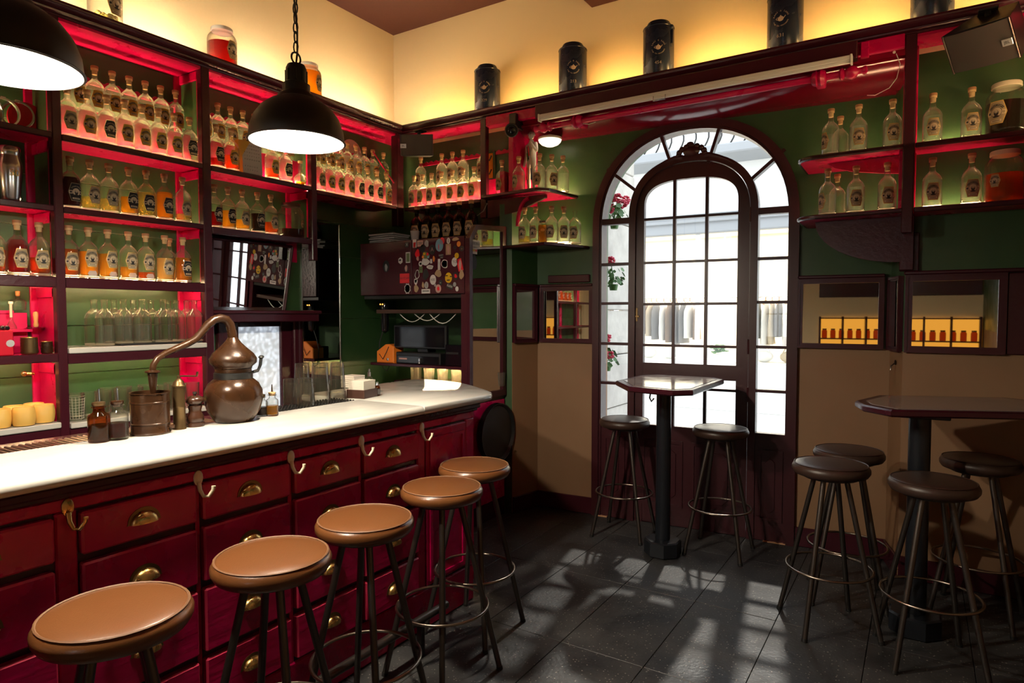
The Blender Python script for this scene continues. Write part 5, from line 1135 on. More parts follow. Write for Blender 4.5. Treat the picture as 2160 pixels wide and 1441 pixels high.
# ================================================================= CANISTERS ON THE CORNICE
def canister(px, num, lab, seal=False):
    y_ = 4.262; x_ = col_x(px, y_, 3.3); z_ = 3.159
    t_ = thing('tea_canister', lab, 'canister', (x_, y_-.0, 3.150), math.atan2(-y_, -x_)+PI/2*0, None)
    R, H = .102, .325
    build('body', MB().lathe([(.0001, 0), (R-.003, 0), (R, .004), (R, H-.008), (R-.004, H), (.072, H+.002)], 36, caps=False), 'navy', t_, 40, world=False)
    build('lid', MB().lathe([(.078, H-.004), (.078, H+.022), (.072, H+.032), (.05, H+.036), (.0001, H+.037)], 32), 'navy', t_, 40, world=False)
    build('rim', MB().lathe([(R-.001, H-.014), (R+.0025, H-.010), (R+.001, H-.004), (R-.001, H-.014)], 36, caps=False), 'navy', t_, 40, world=False)
    # printed ring of lettering, teapot and number, facing the room
    mb = MB(); off = .0008; a_c = {'329': -.25, '213': .05, '454': -.02, '631': -.25, '': 0}[num]
    def P(x, y): a = x/R+a_c; return ((R+off)*math.cos(a), (R+off)*math.sin(a), y)
    zc = .165
    for word, aa0, aa1, flip in (('SANS & SANS', 158, 22, False), ('FINE TEA MERCHANTS', 200, 340, True)):
        for k, ch in enumerate(word):
            if ch == ' ': continue
            a = math.radians(aa0+(aa1-aa0)*k/(len(word)-1)); V, Fs = text2d(ch, .0135 if not flip else .010); rt = a-PI/2 if not flip else a+PI/2; ca, sa = math.cos(rt), math.sin(rt); rr = .044
            mb.add([P(rr*math.cos(a)+v[0]*ca-v[1]*sa, zc+rr*math.sin(a)+v[0]*sa+v[1]*ca) for v in V], Fs)
    n = 14
    for j in range(4):
        mb.strip([P(.017*j/4*math.cos(2*PI*k/n), zc-.002+.015*j/4*math.sin(2*PI*k/n)) for k in range(n+1)], [P(.017*(j+1)/4*math.cos(2*PI*k/n), zc-.002+.015*(j+1)/4*math.sin(2*PI*k/n)) for k in range(n+1)])
    mb.strip([P(.015, zc-.006), P(.024, zc+.006), P(.029, zc+.013)], [P(.015, zc+.002), P(.022, zc+.009), P(.025, zc+.014)])
    mb.strip([P(-.015-.009*math.sin(PI*k/8), zc-.008+.016*k/8) for k in range(9)], [P(-.015-.013*math.sin(PI*k/8), zc-.010+.020*k/8) for k in range(9)])
    mb.strip([P(-.004, zc+.013), P(.004, zc+.013)], [P(-.003, zc+.018), P(.003, zc+.018)])
    if num:
        V, Fs = text2d(num, .030); mb.add([P(v[0], .065+v[1]) for v in V], Fs)
    build('print', mb, 'navy_print', t_, 0, world=False)
    if seal:
        build('clasp', MB().tube([(R*math.cos(.95)*1.02, R*math.sin(.95)*1.02, .20), (R*math.cos(.95)*1.05, R*math.sin(.95)*1.05, .28), (R*.6*math.cos(.95), R*.6*math.sin(.95), .35)], .008, 6).sphere((R*math.cos(.95), R*math.sin(.95), .305), .016, 8), 'navy', t_, world=False)
    return t_
canister(1028, '329', 'navy tea canister numbered 329 on the cornice nearest the room corner')
canister(1208, '213', 'navy tea canister numbered 213 above the left end of the strip light')
canister(1389, '454', 'navy tea canister numbered 454 with a clasp, above the entrance', True)
canister(1656, '631', 'navy tea canister numbered 631 above the rounded end of the right shelves')
canister(1967, '', 'navy tea canister without visible number above the right shelves')

# ================================================================= SMALL THINGS ON THE BACK BAR
def lathe_thing(name, lab, cat, loc, parts, group=None, rz=0, n=20):
    t_ = thing(name, lab, cat, loc, rz, group)
    for pn, pr, mat in parts: build(pn, MB().lathe(pr, n, caps=False), mat, t_, 50, world=False)
    return t_
# calendar block
cl = thing('calendar', 'amber block with a printed grey calendar sheet leaning on the top shelf', 'calendar', (-3.82, col_y(535, -3.82, 2.5), 2.483))
y0 = col_y(512, -3.80, 2.5); y1 = col_y(556, -3.77, 2.5)
build('block', MB().box(-3.84, -3.80, y0-.03, y1-.08, 2.483, 2.70, .003), 'paper_gold', cl)
M_ = basis((-3.795, y0, 2.484), (.10, 1, 0), (-.06, 0, 1))
build('sheet', MB().box(0, y1-y0, 0, .215, -.002, .002, 0, 0, M_), 'paper_grey', cl)
mb = MB()
for i in range(7):
    for j in range(8):
        if j == 2 or (j < 2 and i > 5): continue
        w0 = (y1-y0)*(.08+.12*i); h0 = .02+.023*j; V, Fs = text2d(str(1+(i+7*j) % 28), .012); mb.add([(v[0]+w0+.006, v[1]+h0+.008, .0026) for v in V], Fs, 0, M_)
build('print', mb, 'ink', cl, 0)
# flasks
lathe_thing('round_flask', 'small round glass flask with a knobbed neck on the top shelf', 'flask', (-3.81, col_y(634, -3.81, 2.5), 2.483), [('bulb', [(.0001, .001), (.02, .001), (.040, .018), (.046, .040), (.040, .062), (.022, .080), (.014, .086)], 'glass_lit'), ('neck', [(.014, .086), (.012, .10), (.015, .108), (.011, .116), (.015, .124), (.011, .132), (.015, .140), (.011, .150), (.013, .165)], 'glass_lit'), ('liquid', [(.0001, .003), (.019, .003), (.036, .018), (.038, .022), (.0001, .022)], 'liq_gold'), ('stopper', [(.014, .160), (.017, .163), (.017, .175), (.0001, .178)], 'cork')])
# pink shell dish and silver ornament behind the corner bay bottles
sd = thing('shell_dish', 'pinkish round dish standing on edge behind the corner bay bottles', 'dish', (-4.030, col_y(742, -4.02, 2.9), 2.673), 0, None, None)
build('dish', MB().lathe([(.0001, .0), (.07, .001), (.115, .006), (.118, .008), (.07, .005), (.0001, .004)], 28, 0, Matrix.Translation((0, 0, .21)) @ Matrix.Rotation(PI/2, 4, 'Y')), 'pink_ceramic', sd, 50, world=False)
build('foot', MB().box(-.004, .006, -.05, .05, 0, .10, .002), 'pink_ceramic', sd, world=False)
so = thing('silver_ornament', 'little silver ornament beside the pinkish dish on the step', 'ornament', (-4.020, col_y(768, -4.02, 2.9), 2.673))
build('stem', MB().lathe([(.0001, 0), (.012, 0), (.008, .02), (.005, .10), (.008, .17), (.005, .22), (.0001, .23)], 12), 'steel', so, world=False)
build('arm', MB().tube([(0, -.05, .25), (0, -.03, .20), (0, 0, .18), (0, .02, .21), (0, .03, .28)], .006, 6), 'steel', so, world=False)
# tin bay: upper level rings, plate, shaker
for k, px in enumerate((-20, 8, 38)):
    rg_ = thing('metal_ring', 'steel strainer ring leaning at the side of the tin bay', 'ring', (-3.86, col_y(px, -3.86, 2.5), 2.483), 0, 'steel rings in the tin bay')
    build('hoop', MB().lathe([(.062, -.008), (.070, -.008), (.070, .008), (.062, .008), (.062, -.008)], 32, 0, Matrix.Translation((0, 0, .070)) @ Matrix.Rotation(PI/2, 4, 'Y') @ Matrix.Rotation(.5*(k-1), 4, 'X'), False), 'steel', rg_, 50, world=False)
    build('tab', MB().box(-.006, .006, -.012, .012, .132, .146, .002), 'steel', rg_, world=False)
rp_ = thing('red_plate', 'round red plate standing behind the steel rings', 'plate', (-3.99, col_y(55, -3.99, 2.5), 2.483))
build('plate', MB().lathe([(.0001, 0), (.06, .002), (.085, .012), (.087, .015), (.06, .006), (.0001, .004)], 28, 0, Matrix.Translation((0, 0, .088)) @ Matrix.Rotation(PI/2, 4, 'Y')), 'red_tin', rp_, 50, world=False)
build('rim', MB().lathe([(.085, .012), (.089, .014), (.086, .017), (.085, .012)], 28, 0, Matrix.Translation((0, 0, .088)) @ Matrix.Rotation(PI/2, 4, 'Y'), False), 'red_tin', rp_, 50, world=False)
shp = lathe_thing('cocktail_shaker', 'polished steel cocktail shaker with gold lettering in the tin bay', 'shaker', (-3.83, col_y(22, -3.83, 2.2), 2.111), [('body', [(.0001, .002), (.036, .002), (.040, .010), (.054, .165), (.052, .185), (.044, .215), (.042, .235)], 'steel'), ('lid', [(.043, .225), (.046, .235), (.046, .262), (.040, .270), (.0001, .272)], 'steel')], None, 0, 28)
V, Fs = text2d('50', .045)
build('print', MB().add([cyl(v[0], v[1]+.135, .003, .0515) for v in V], Fs), 'brass', shp, 0, world=False)
lathe_thing('mixing_tin', 'orange-lit copper mixing tin behind the cocktail shaker', 'tin', (-3.92, col_y(-16, -3.93, 2.2), 2.111), [('body', [(.0001, .002), (.034, .002), (.046, .16), (.048, .162), (.045, .162), (.032, .006), (.0001, .006)], 'copper'), ('rim', [(.046, .158), (.050, .161), (.046, .165), (.044, .161), (.046, .158)], 'copper')])
# tin bay: little stepped shelves with copper cups, flask, spoon and tin
sh4 = thing('stepped_rack', 'crimson stepped rack inside the tin bay', 'rack', (-3.95, 1.15, 1.349))
build('step', MB().box(XL+.02, -3.93, .76, 1.50, 1.46, 1.475, .002), 'crimson', sh4); build('step', MB().box(XL+.02, -3.985, .76, 1.44, 1.555, 1.572, .002), 'crimson', sh4); build('riser', MB().box(XL+.02, -3.99, .76, 1.50, 1.349, 1.56, .002), 'crimson', sh4)
for px, r_, h_ in ((62, .036, .085), (99, .026, .062)):
    lathe_thing('copper_cup', 'ribbed metal cup in the tin bay' if r_ > .03 else 'small copper cup beside the ribbed metal cup', 'cup', (-3.83, col_y(px, -3.83, 1.38), 1.349), [('body', [(.0001, .003), (r_*.92, .001), (r_, .006)]+[(r_*(1+.035*(k % 2)), .006+(h_-.012)*k/10) for k in range(11)]+[(r_*1.03, h_), (r_*.95, h_), (r_*.93, .008), (.0001, .008)], 'mill_brass' if r_ > .03 else 'copper'), ('rim', [(r_*.98, h_-.002), (r_*1.06, h_), (r_*.98, h_+.002), (r_*.98, h_-.002)], 'brass')])
rt_ = thing('red_tin_box', 'red tin with a silver paper seal at the outer side of the tin bay', 'tin', (-3.82, col_y(2, -3.82, 1.38), 1.349))
build('body', MB().box(-.04, .04, -.04, .04, 0, .125, .004), 'red_tin', rt_, world=False); build('seal', MB().lathe([(.0001, 0), (.018, 0)], 12, 0, basis((.0415, .025, .06), (0, 1, 0), (0, 0, 1)), False), 'silver_paper', rt_, world=False)
for k in range(3): build('knob', MB().sphere((-.02+.02*k, .01*k, .135), .013, 8), 'black_gloss', rt_, world=False)
lathe_thing('bitters_flask', 'thin-necked small flask on the stepped rack', 'flask', (-3.955, col_y(24, -3.955, 1.5), 1.476), [('bulb', [(.0001, .001), (.024, .002), (.022, .012), (.008, .045), (.007, .12), (.010, .125)], 'glass'), ('stopper', [(.006, .06), (.0065, .128), (.010, .130), (.010, .142), (.0001, .143)], 'cream_enamel')])
lathe_thing('decanter', 'small cut-glass decanter with a wooden stopper on the stepped rack', 'decanter', (-4.01, col_y(38, -4.01, 1.6), 1.573), [('body', [(.0001, .001), (.035, .002), (.036, .045), (.030, .055), (.010, .062), (.010, .075), (.017, .077)], 'glass'), ('stopper', [(.009, .074), (.011, .10), (.0001, .102)], 'light_wood')], n=10)
sp_ = thing('scoop', 'wooden-handled strainer lying on the stepped rack', 'strainer', (-3.95, col_y(75, -3.955, 1.5), 1.476))
build('dish', MB().lathe([(.0001, .002), (.035, .004), (.045, .008)], 18), 'steel', sp_, world=False); build('handle', MB().lathe([(.0001, .008), (.010, .010), (.013, .02), (.009, .035), (.013, .075), (.011, .088), (.0001, .092)], 12), 'light_wood', sp_, world=False)
# woven yellow cups on the lower marble
for px, xx in ((-2, -3.82), (30, -3.90), (50, -3.80), (72, -3.93), (92, -3.83)):
    cup = thing('woven_cup', 'yellow glazed cup with a woven relief on the lower marble shelf', 'cup', (xx, col_y(px, xx, 1.03), .993), 0, 'yellow woven cups')
    R = .047; prf = [(.034, .0), (.040, .006), (R, .030), (R*1.02, .055), (R*.96, .082), (R*.90, .092), (R*.86, .092), (R*.85, .070), (R*.88, .03), (.03, .010), (.0001, .010)]
    V = []; Fs = []; n = 40
    for j in range(23):
        z = .002+.088*j/22; t = j/22; rr = R*(.76+.30*math.sin(PI*min(1, .18+t*.62)))
        for i in range(n): V.append(((rr+.0012*((i+j) % 2))*math.cos(2*PI*i/n), (rr+.0012*((i+j) % 2))*math.sin(2*PI*i/n), z))
    for j in range(22):
        for i in range(n): Fs.append((j*n+i, j*n+(i+1) % n, (j+1)*n+(i+1) % n, (j+1)*n+i))
    build('wall', MB().add(V, Fs), 'tiki', cup, 20, world=False)
    rt = R*(.76+.30*math.sin(PI*.80)); build('lining', MB().lathe([(rt+.001, .089), (rt-.001, .093), (rt-.005, .092), (rt-.006, .05), (rt-.008, .012), (.0001, .010), (.034, .002)], 28, caps=False), 'tiki', cup, 50, world=False)
# tumblers on the lower marble
def tumbler(x, y, z, r, h, lab, group, cutp=False, mat='glass'):
    t_ = thing('tumbler', lab, 'glass', (x, y, z), 0, group)
    pr = [(.0001, .008), (r*.80, .008), (r*.82, .002), (r*.84, .004), (r, h), (r*.965, h), (r*.80, .014), (.0001, .013)]
    build('wall', MB().lathe(pr, 24, caps=False), mat, t_, 50, world=False); build('rim', MB().lathe([(r*.965, h-.001), (r*1.005, h-.0005), (r*.985, h+.001), (r*.965, h-.001)], 24, caps=False), 'glass_haze', t_, 50, world=False)
    if cutp:
        mb = MB()
        for i in range(16): mb.tube([(r*.86*math.cos(2*PI*i/16), r*.86*math.sin(2*PI*i/16), .01), (r*1.01*math.cos(2*PI*i/16), r*1.01*math.sin(2*PI*i/16), h*.85)], .0009, 4)
        for j in range(9): mb.tube([((r*(.86+.15*j/8))*math.cos(2*PI*k/20), (r*(.86+.15*j/8))*math.sin(2*PI*k/20), .012+h*.82*j/8) for k in range(20)], .0009, 4, closed=True)
        build('etched_grid', mb, 'paper_white', t_, world=False)
for px, xx, cp in ((160, -3.83, True), (190.5, -3.82, False), (218, -3.84, False), (258, -3.86, False), (286, -3.88, False), (228, -3.97, False), (262, -3.98, False), (307, -3.96, False), (340, -3.90, False), (362, -3.95, False), (350, -3.82, False), (406, -3.84, False)):
    tumbler(xx, col_y(px, xx, 1.03), .981, .042, .145, 'tall tumbler etched with a grid on the lower marble shelf' if cp else 'plain tall tumbler on the lower marble shelf', 'tumblers on the lower marble shelf', cp)
# lit glasses low in the niche
for k in range(14):
    xx = -3.66+.072*k; row = 4.12 if k % 2 else 4.24
    tumbler(xx, row, 1.0, .038, .105, 'lit tumbler on the low shelf beneath the office niche', 'lit tumblers under the niche', False, 'glass_haze')
lw = thing('low_shelf', 'low back shelf carrying lit tumblers under the niche', 'shelf', (-3.25, 4.2, .95)); build('board', MB().box(-3.75, -2.80, 4.05, 4.385, .975, .999, .003), 'oxblood', lw); build('lip', MB().box(-3.75, -2.80, 4.04, 4.055, .965, 1.0, .003), 'oxblood', lw)

# ================================================================= ON THE COUNTER
def mpp(P): return (P-CAM).dot(FW)/F_PX          # metres per photo pixel at a point
def cpt(px, py): return onZ(px, py, ZT)
def dropper(px, py, wpx, lab, fill, glass, top):
    P = cpt(px, py); r = wpx/2*mpp(P)
    t_ = thing('bitters_dropper', lab, 'bottle', (P.x, P.y, ZT))
    build('glass_body', MB().lathe([(.0001, .004), (r*.95, .001), (r, .006), (r, r*2.5), (r*.93, r*2.75), (r*.55, r*3.0), (r*.50, r*3.4), (r*.68, r*3.45), (r*.68, r*3.58), (r*.5, r*3.6)], 22, caps=False), glass, t_, 50, world=False)
    build('liquid', MB().lathe([(.0001, r*.30), (r*.92, r*.30), (r*.94, r*1.75), (.0001, r*1.75)], 22, caps=False), 'liq_'+fill, t_, 50, world=False)
    build('stopper', MB().lathe([(r*.48, r*3.4), (r*.50, r*3.6), (r*.62, r*3.75), (r*.60, r*4.0), (r*.30, r*4.05), (.0001, r*4.1)], 16), top, t_, 50, world=False)
    build('spout', MB().tube([(0, 0, r*4.0), (0, 0, r*5.3)], [r*.16, r*.09], 8), 'steel' if top != 'cork' else 'mill_brass', t_, world=False)
    return t_
dropper(210, 932, 42, 'bitters dropper bottle of black liquid on the marble counter', 'brown', 'glass_amber', 'mill_brass')
dropper(248.5, 927, 41, 'bitters dropper bottle of red liquid beside the copper pot', 'darkred', 'glass', 'copper')
dropper(553, 878, 23, 'small dark dropper bottle half hidden by the copper still', 'brown', 'glass', 'mill_brass')
dropper(574.5, 877, 25, 'small dropper bottle of amber liquid beside the mixing glasses', 'gold', 'glass', 'cork')
# copper pot with spigot
P = cpt(318, 914); u = mpp(P); R = 37*u
cpot = thing('copper_pot', 'weathered copper condenser pot under the pipe of the still', 'pot', (P.x, P.y, ZT))
build('wall', MB().lathe([(.0001, .003), (R*1.02, .0), (R*1.05, .006), (R*1.0, .012), (R, R*.55), (R*1.03, R*.58), (R*1.03, R*.64), (R, R*.67), (R, R*1.75), (R*1.03, R*1.78), (R*1.03, R*1.84), (R, R*1.87), (R, R*2.28), (R*1.05, R*2.32), (R*1.05, R*2.37), (R*.96, R*2.36), (R*.95, .02), (.0001, .02)], 36, caps=False), 'copper', cpot, 40, world=False)
build('spigot', MB().tube([(R*.70, R*.66, R*.36), (R*.92, R*.86, R*.36)], .007, 8), 'copper', cpot, world=False)
# still
P = cpt(494, 888); u = mpp(P); S = 58*u
st = thing('alembic_still', 'copper alembic still with an onion head and long bent pipe on the counter', 'still', (P.x, P.y, ZT))
build('boiler', MB().lathe([(.0001, .002), (S*.62, .0), (S*.70, S*.08), (S*.90, S*.42), (S*1.0, S*.80), (S*.98, S*1.12), (S*.86, S*1.38), (S*.70, S*1.52), (S*.64, S*1.56)], 40, caps=False), 'copper', st, 60, world=False)
build('collar', MB().lathe([(S*.64, S*1.54), (S*.66, S*1.57), (S*.66, S*1.76), (S*.62, S*1.79)], 40, caps=False), 'black_metal', st, 40, world=False)
build('onion_head', MB().lathe([(S*.62, S*1.78), (S*.62, S*1.92), (S*.66, S*2.0), (S*.80, S*2.12), (S*.81, S*2.28), (S*.70, S*2.46), (S*.48, S*2.66), (S*.30, S*2.84), (S*.20, S*2.98), (S*.16, S*3.05)], 40, caps=False), 'copper', st, 60, world=False)
build('head_seam', MB().lathe([(S*.60, S*1.90), (S*.65, S*1.93), (S*.60, S*1.96), (S*.60, S*1.90)], 40, caps=False), 'copper', st, 60, world=False)
Lp = Vector((cpot.location.x-st.location.x, cpot.location.y-st.location.y, 0)); d_ = Lp.normalized(); ln = Lp.length
prof_ = ((0, 3.0), (.01, 3.25), (.03, 3.5), (.08, 3.68), (.155, 3.74), (.24, 3.68), (.32, 3.5), (.40, 3.22), (.47, 3.02), (.56, 2.88), (.70, 2.72), (.82, 2.58), (.91, 2.42), (.955, 2.22), (.965, 2.02))
pp = [tuple(d_*(ln*a)+Vector((0, 0, S*b_))) for a, b_ in prof_]
build('swan_neck_pipe', MB().tube(pp, [S*.17, S*.165, S*.16, S*.155, S*.15, S*.145, S*.14, S*.135, S*.13, S*.12, S*.11, S*.105, S*.10, S*.10, S*.10], 14), 'copper', st, 60, world=False)
e_ = d_*(ln*.965)
build('pipe_funnel', MB().lathe([(S*.10, S*2.06), (S*.22, S*2.03), (S*.23, S*1.99), (S*.15, S*1.95), (S*.12, S*1.6), (S*.07, S*1.3), (S*.05, S*1.18)], 18, 0, Matrix.Translation(e_), False), 'copper', st, 50, world=False)
ro = d_*-1
for k, (o1, o2) in enumerate(((.0, 2.25), (.10, 2.20))):
    b0 = ro*(S*.64)+Vector((.0, 0, S*1.70)); side = Vector((-ro.y, ro.x, 0))*(S*(.22 if k else -.05))
    build('valve_arm', MB().tube([tuple(b0), tuple(b0+ro*S*(.32+o1*2)+side+Vector((0, 0, S*.06))), tuple(b0+ro*S*(.42+o1*2)+side+Vector((0, 0, S*.25))), tuple(b0+ro*S*(.46+o1*2)+side+Vector((0, 0, S*.52)))], S*.055, 8), 'black_metal', st, world=False)
    build('valve_knob', MB().sphere(b0+ro*S*(.47+o1*2)+side+Vector((0, 0, S*.56)), S*.085, 8, 0, (1.2, 1.2, .7)), 'black_metal', st, world=False)
# mills
P = cpt(379, 905); u = mpp(P)
lm_ = thing('brass_coffee_mill', 'slim brass hand mill with a crank beside the copper pot', 'mill', (P.x, P.y, ZT))
build('barrel', MB().lathe([(.0001, 0), (13*u, 0), (13*u, 3*u), (12*u, 5*u), (12*u, 46*u), (12.8*u, 47*u), (12*u, 49*u), (12*u, 88*u), (13.2*u, 89*u), (13.2*u, 92*u), (11.5*u, 94*u), (10*u, 100*u), (5*u, 106*u), (3*u, 107*u), (3*u, 113*u), (.0001, 114*u)], 24), 'mill_brass', lm_, 40, world=False)
ry = Vector((RT.x, RT.y, 0))
build('crank', MB().tube([(0, 0, 112*u), tuple(ry*(38*u)+Vector((0, 0, 112*u)))], 1.6*u, 6).tube([tuple(ry*(38*u)+Vector((0, 0, 111*u))), tuple(ry*(40*u)+Vector((0, 0, 121*u)))], 2.4*u, 8), 'aged_brass', lm_, world=False)
P = cpt(412, 899); u = mpp(P)
wm = thing('pepper_mill', 'turned dark wooden pepper mill beside the copper still', 'mill', (P.x, P.y, ZT))
build('body', MB().lathe([(.0001, 0), (18*u, 0), (18*u, 8*u), (15.5*u, 9*u), (17.5*u, 14*u), (17*u, 22*u), (13*u, 29*u), (12*u, 34*u), (14*u, 41*u), (14*u, 44*u), (11*u, 46*u)], 26, caps=False), 'dark_wood', wm, 40, world=False)
build('head', MB().lathe([(11*u, 46*u), (17*u, 50*u), (18.5*u, 55*u), (16*u, 61*u), (9*u, 64*u), (.0001, 65*u)], 26, caps=False), 'dark_wood', wm, 50, world=False)
build('finial', MB().lathe([(2.2*u, 64*u), (2.2*u, 67*u), (4.5*u, 69*u), (4*u, 73*u), (.0001, 73.5*u)], 12), 'gunmetal', wm, world=False)
# upturned mixing glasses on the mat
for px, py, w0, w1, hpx, nm in ((612, 853, 29, 26, 54, 'short upturned mixing glass at the dropper side of the bar mat'), (645, 855, 38, 33, 57, 'short upturned mixing glass in front of the tall ones'), (638, 836, 36, 28, 70, 'upturned mixing glass behind the two short ones'), (676, 848, 42, 32, 82, 'tall upturned mixing glass in the middle of the bar mat'), (712, 843, 37, 27, 78, 'tall upturned mixing glass beside the napkin box')):
    P = onZ(px, py, 1.118); u = mpp(P); t_ = thing('mixing_glass', nm, 'glass', (P.x, P.y, 1.1185))
    a, b_, h = w0/2*u, w1/2*u, hpx*u
    build('wall', MB().lathe([(a, 0), (a*1.0, .004), (b_, h-.006), (b_*.94, h), (.0001, h-.001)], 28, caps=False), 'glass_smoke', t_, 50, world=False)
    build('inner_wall', MB().lathe([(a*.94, .001), (b_*.90, h-.022), (.0001, h-.022)], 28, caps=False), 'glass', t_, 50, world=False)
# napkins
P = onZ(764, 838, ZT); nb = thing('napkin_box', 'dark wooden box filled with paper napkins on the bar', 'napkin box', (P.x, P.y, ZT), Q(12)); u = mpp(P)
build('tray', MB().box(-.052, .052, -.06, .06, 0, .010, .002).box(-.055, -.048, -.062, .062, 0, .045, .002).box(.048, .055, -.062, .062, 0, .045, .002).box(-.055, .055, -.063, -.056, 0, .045, .002).box(-.055, .055, .056, .063, 0, .045, .002), 'tray_wood', nb, world=False)
mb = MB()
for k in range(16): mb.box(-.046+random.uniform(-.002, .002), .046, -.054, .054+random.uniform(-.002, .002), .011+.005*k, .0152+.005*k)
build('napkins', mb, 'napkin', nb, 0, world=False)
P2 = onZ(742, 818, ZT); n2 = thing('napkin_stack', 'loose stack of pale napkins behind the napkin box', 'napkins', (P2.x-.02, P2.y+.03, ZT), Q(5))
for k in range(6): build('napkin', MB().box(-.05+random.uniform(-.003, .003), .05, -.05, .05, .012*k, .0112+.012*k, .002), 'napkin', n2, world=False)
P = onZ(796, 835, ZT); sb = lathe_thing('tincture_bottle', 'tiny brown tincture bottle with a dark label beside the napkin box', 'bottle', (P.x, P.y, ZT), [('glass_body', [(.0001, .002), (.016, .002), (.016, .045), (.012, .053), (.007, .056)], 'glass_amber'), ('label', [(.0163, .008), (.0163, .038)], 'napkin_dark'), ('cap', [(.008, .055), (.008, .060), (.006, .062), (.006, .075), (.0001, .076)], 'steel')])
P = onZ(752, 828, ZT); lathe_thing('soap_pump', 'small chrome pump bottle behind the napkin box', 'bottle', (P.x-.06, P.y+.16, ZT), [('body', [(.0001, .002), (.02, .002), (.02, .065), (.010, .075)], 'glass'), ('pump', [(.008, .075), (.009, .10), (.005, .102), (.005, .118), (.0001, .119)], 'steel')])

# ================================================================= FIXTURES ON THE WALLS
def speaker(lab, M, w_, h_, dp):
    t_ = thing('loudspeaker', lab, 'loudspeaker', M.translation)
    back = .62
    V = [(-w_/2, -h_/2, 0), (w_/2, -h_/2, 0), (w_/2, h_/2, 0), (-w_/2, h_/2, 0), (-w_/2*back, -h_/2, -dp), (w_/2*back, -h_/2, -dp), (w_/2*back, h_/2, -dp), (-w_/2*back, h_/2, -dp)]
    build('cabinet', MB().add(V, [(0,1,2,3), (7,6,5,4), (0,4,5,1), (1,5,6,2), (2,6,7,3), (3,7,4,0)], 0, M), 'black_plastic', t_, 20)
    V = []; Fs = []; n = 10
    for j in (0, 1):
        for i in range(n+1):
            x = -w_/2*.96+w_*.96*i/n; V.append((x, (-.48+.96*j)*h_, .004+.014*(1-(2*i/n-1)**2)))
    Fs = [(i, i+1, n+2+i, n+1+i) for i in range(n)]
    build('grille', MB().add(V, Fs, 0, M), 'grille', t_, 60)
    for s_ in (-1, 1): build('edge_trim', MB().box(s_*w_*.485-.004, s_*w_*.485+.004, -h_/2, h_/2, 0, .009, .002, 0, M), 'gunmetal', t_)
    bd = build('badge', MB().box(-.024, .024, -.017, .017, .014, .018, .002, 0, M @ Matrix.Translation((w_*.40*(1 if 'right' in lab else -1), -h_*.05, 0))), 'silver_paper', t_)
    V, Fs = text2d('JBL', .020); build('badge_text', MB().add([(v[0], v[1], .0186) for v in V], Fs, 0, M @ Matrix.Translation((w_*.40*(1 if 'right' in lab else -1), -h_*.05, 0))), 'ink', bd, 0)
    p = M @ Vector((0, h_/2, -dp*.6))
    build('bracket', MB().tube([tuple(p), (p.x, p.y+.02, 3.06)], .014, 8).box(p.x-.04, p.x+.04, p.y-.02, p.y+.06, 3.05, 3.06, .002), 'black_metal', t_)
    return t_
c = onY(879, 306, 4.02); zx = Vector((.50, -.80, -.16)).normalized(); xx = Vector((0, 0, 1)).cross(zx).normalized()
speaker('black loudspeaker hung under the left end of the cornice in the corner', basis(c, xx, zx.cross(xx), zx), .265, .165, .17)
c = onY(2068, 98, 3.98); zx = Vector((-.52, -.66, -.62)).normalized(); xx = Vector((0, 0, 1)).cross(zx).normalized(); yy = zx.cross(xx)
rl_ = Q(-6); x2 = xx*math.cos(rl_)+yy*math.sin(rl_); y2 = yy*math.cos(rl_)-xx*math.sin(rl_)
speaker('black loudspeaker tilted down under the right end of the cornice', basis(c, x2, y2, zx), .32, .205, .19)
# CCTV camera
c = onY(1079, 275, 4.12); cc = thing('security_camera', 'round black security camera under the cornice beside the statuette', 'camera', (c.x, c.y, c.z)); dz = (CAM-c).normalized(); Mc = basis(c, Vector((0, 0, 1)).cross(dz).normalized(), dz.cross(Vector((0, 0, 1)).cross(dz).normalized()), dz)
build('housing', MB().lathe([(.050, -.06), (.052, -.01), (.050, .008), (.046, .012), (.040, .012)], 28, 0, Mc, True), 'black_plastic', cc, 40)
build('bezel', MB().lathe([(.046, .010), (.050, .013), (.047, .017), (.044, .013), (.046, .010)], 28, 0, Mc, False), 'grille', cc, 40)
build('lens', MB().lathe([(.0001, .022), (.018, .020), (.028, .014), (.030, .006), (.034, .006), (.036, .016), (.040, .010)], 24, 0, Mc, False), 'black_gloss', cc, 40)
build('bracket', MB().box(c.x-.03, c.x+.03, c.y+.01, c.y+.12, c.z+.02, 3.06, .004), 'black_plastic', cc)
# oval lamp under the cove
c = onY(1160, 297, 4.33); ol = thing('dome_light', 'white oval dome light under the cove above the statuette', 'lamp', (c.x, c.y, c.z))
build('glass_dome', MB().lathe([(.0001, -.045), (.035, -.041), (.065, -.028), (.083, -.010), (.088, .006)], 32, 0, Matrix.Translation(c), False), 'oval_glow', ol, 60)
build('base', MB().lathe([(.088, .004), (.092, .008), (.090, .02), (.0001, .05)], 32, 0, Matrix.Translation(c), False), 'white_plastic', ol, 40)
# batten light
bl = thing('batten_light', 'long white strip light fixed along the fascia above the entrance', 'strip light', (-1.36, 4.10, 2.955))
build('housing', MB().box(-2.363, -.362, 4.078, 4.118, 2.968, 2.994, .004), 'white_plastic', bl)
build('diffuser', MB().tube([(-2.355, 4.098, 2.966), (-.37, 4.098, 2.966)], .0155, 10), 'white_plastic', bl)
for x_ in (-2.366, -.362): build('end_cap', MB().box(x_-.006, x_+.006, 4.074, 4.122, 2.946, 2.998, .003), 'white_plastic', bl)
build('wire_clip', MB().tube([(-1.50, 4.07, 2.965), (-1.50, 4.065, 2.935), (-1.42, 4.065, 2.935), (-1.42, 4.07, 2.965)], .003, 5), 'steel', bl)
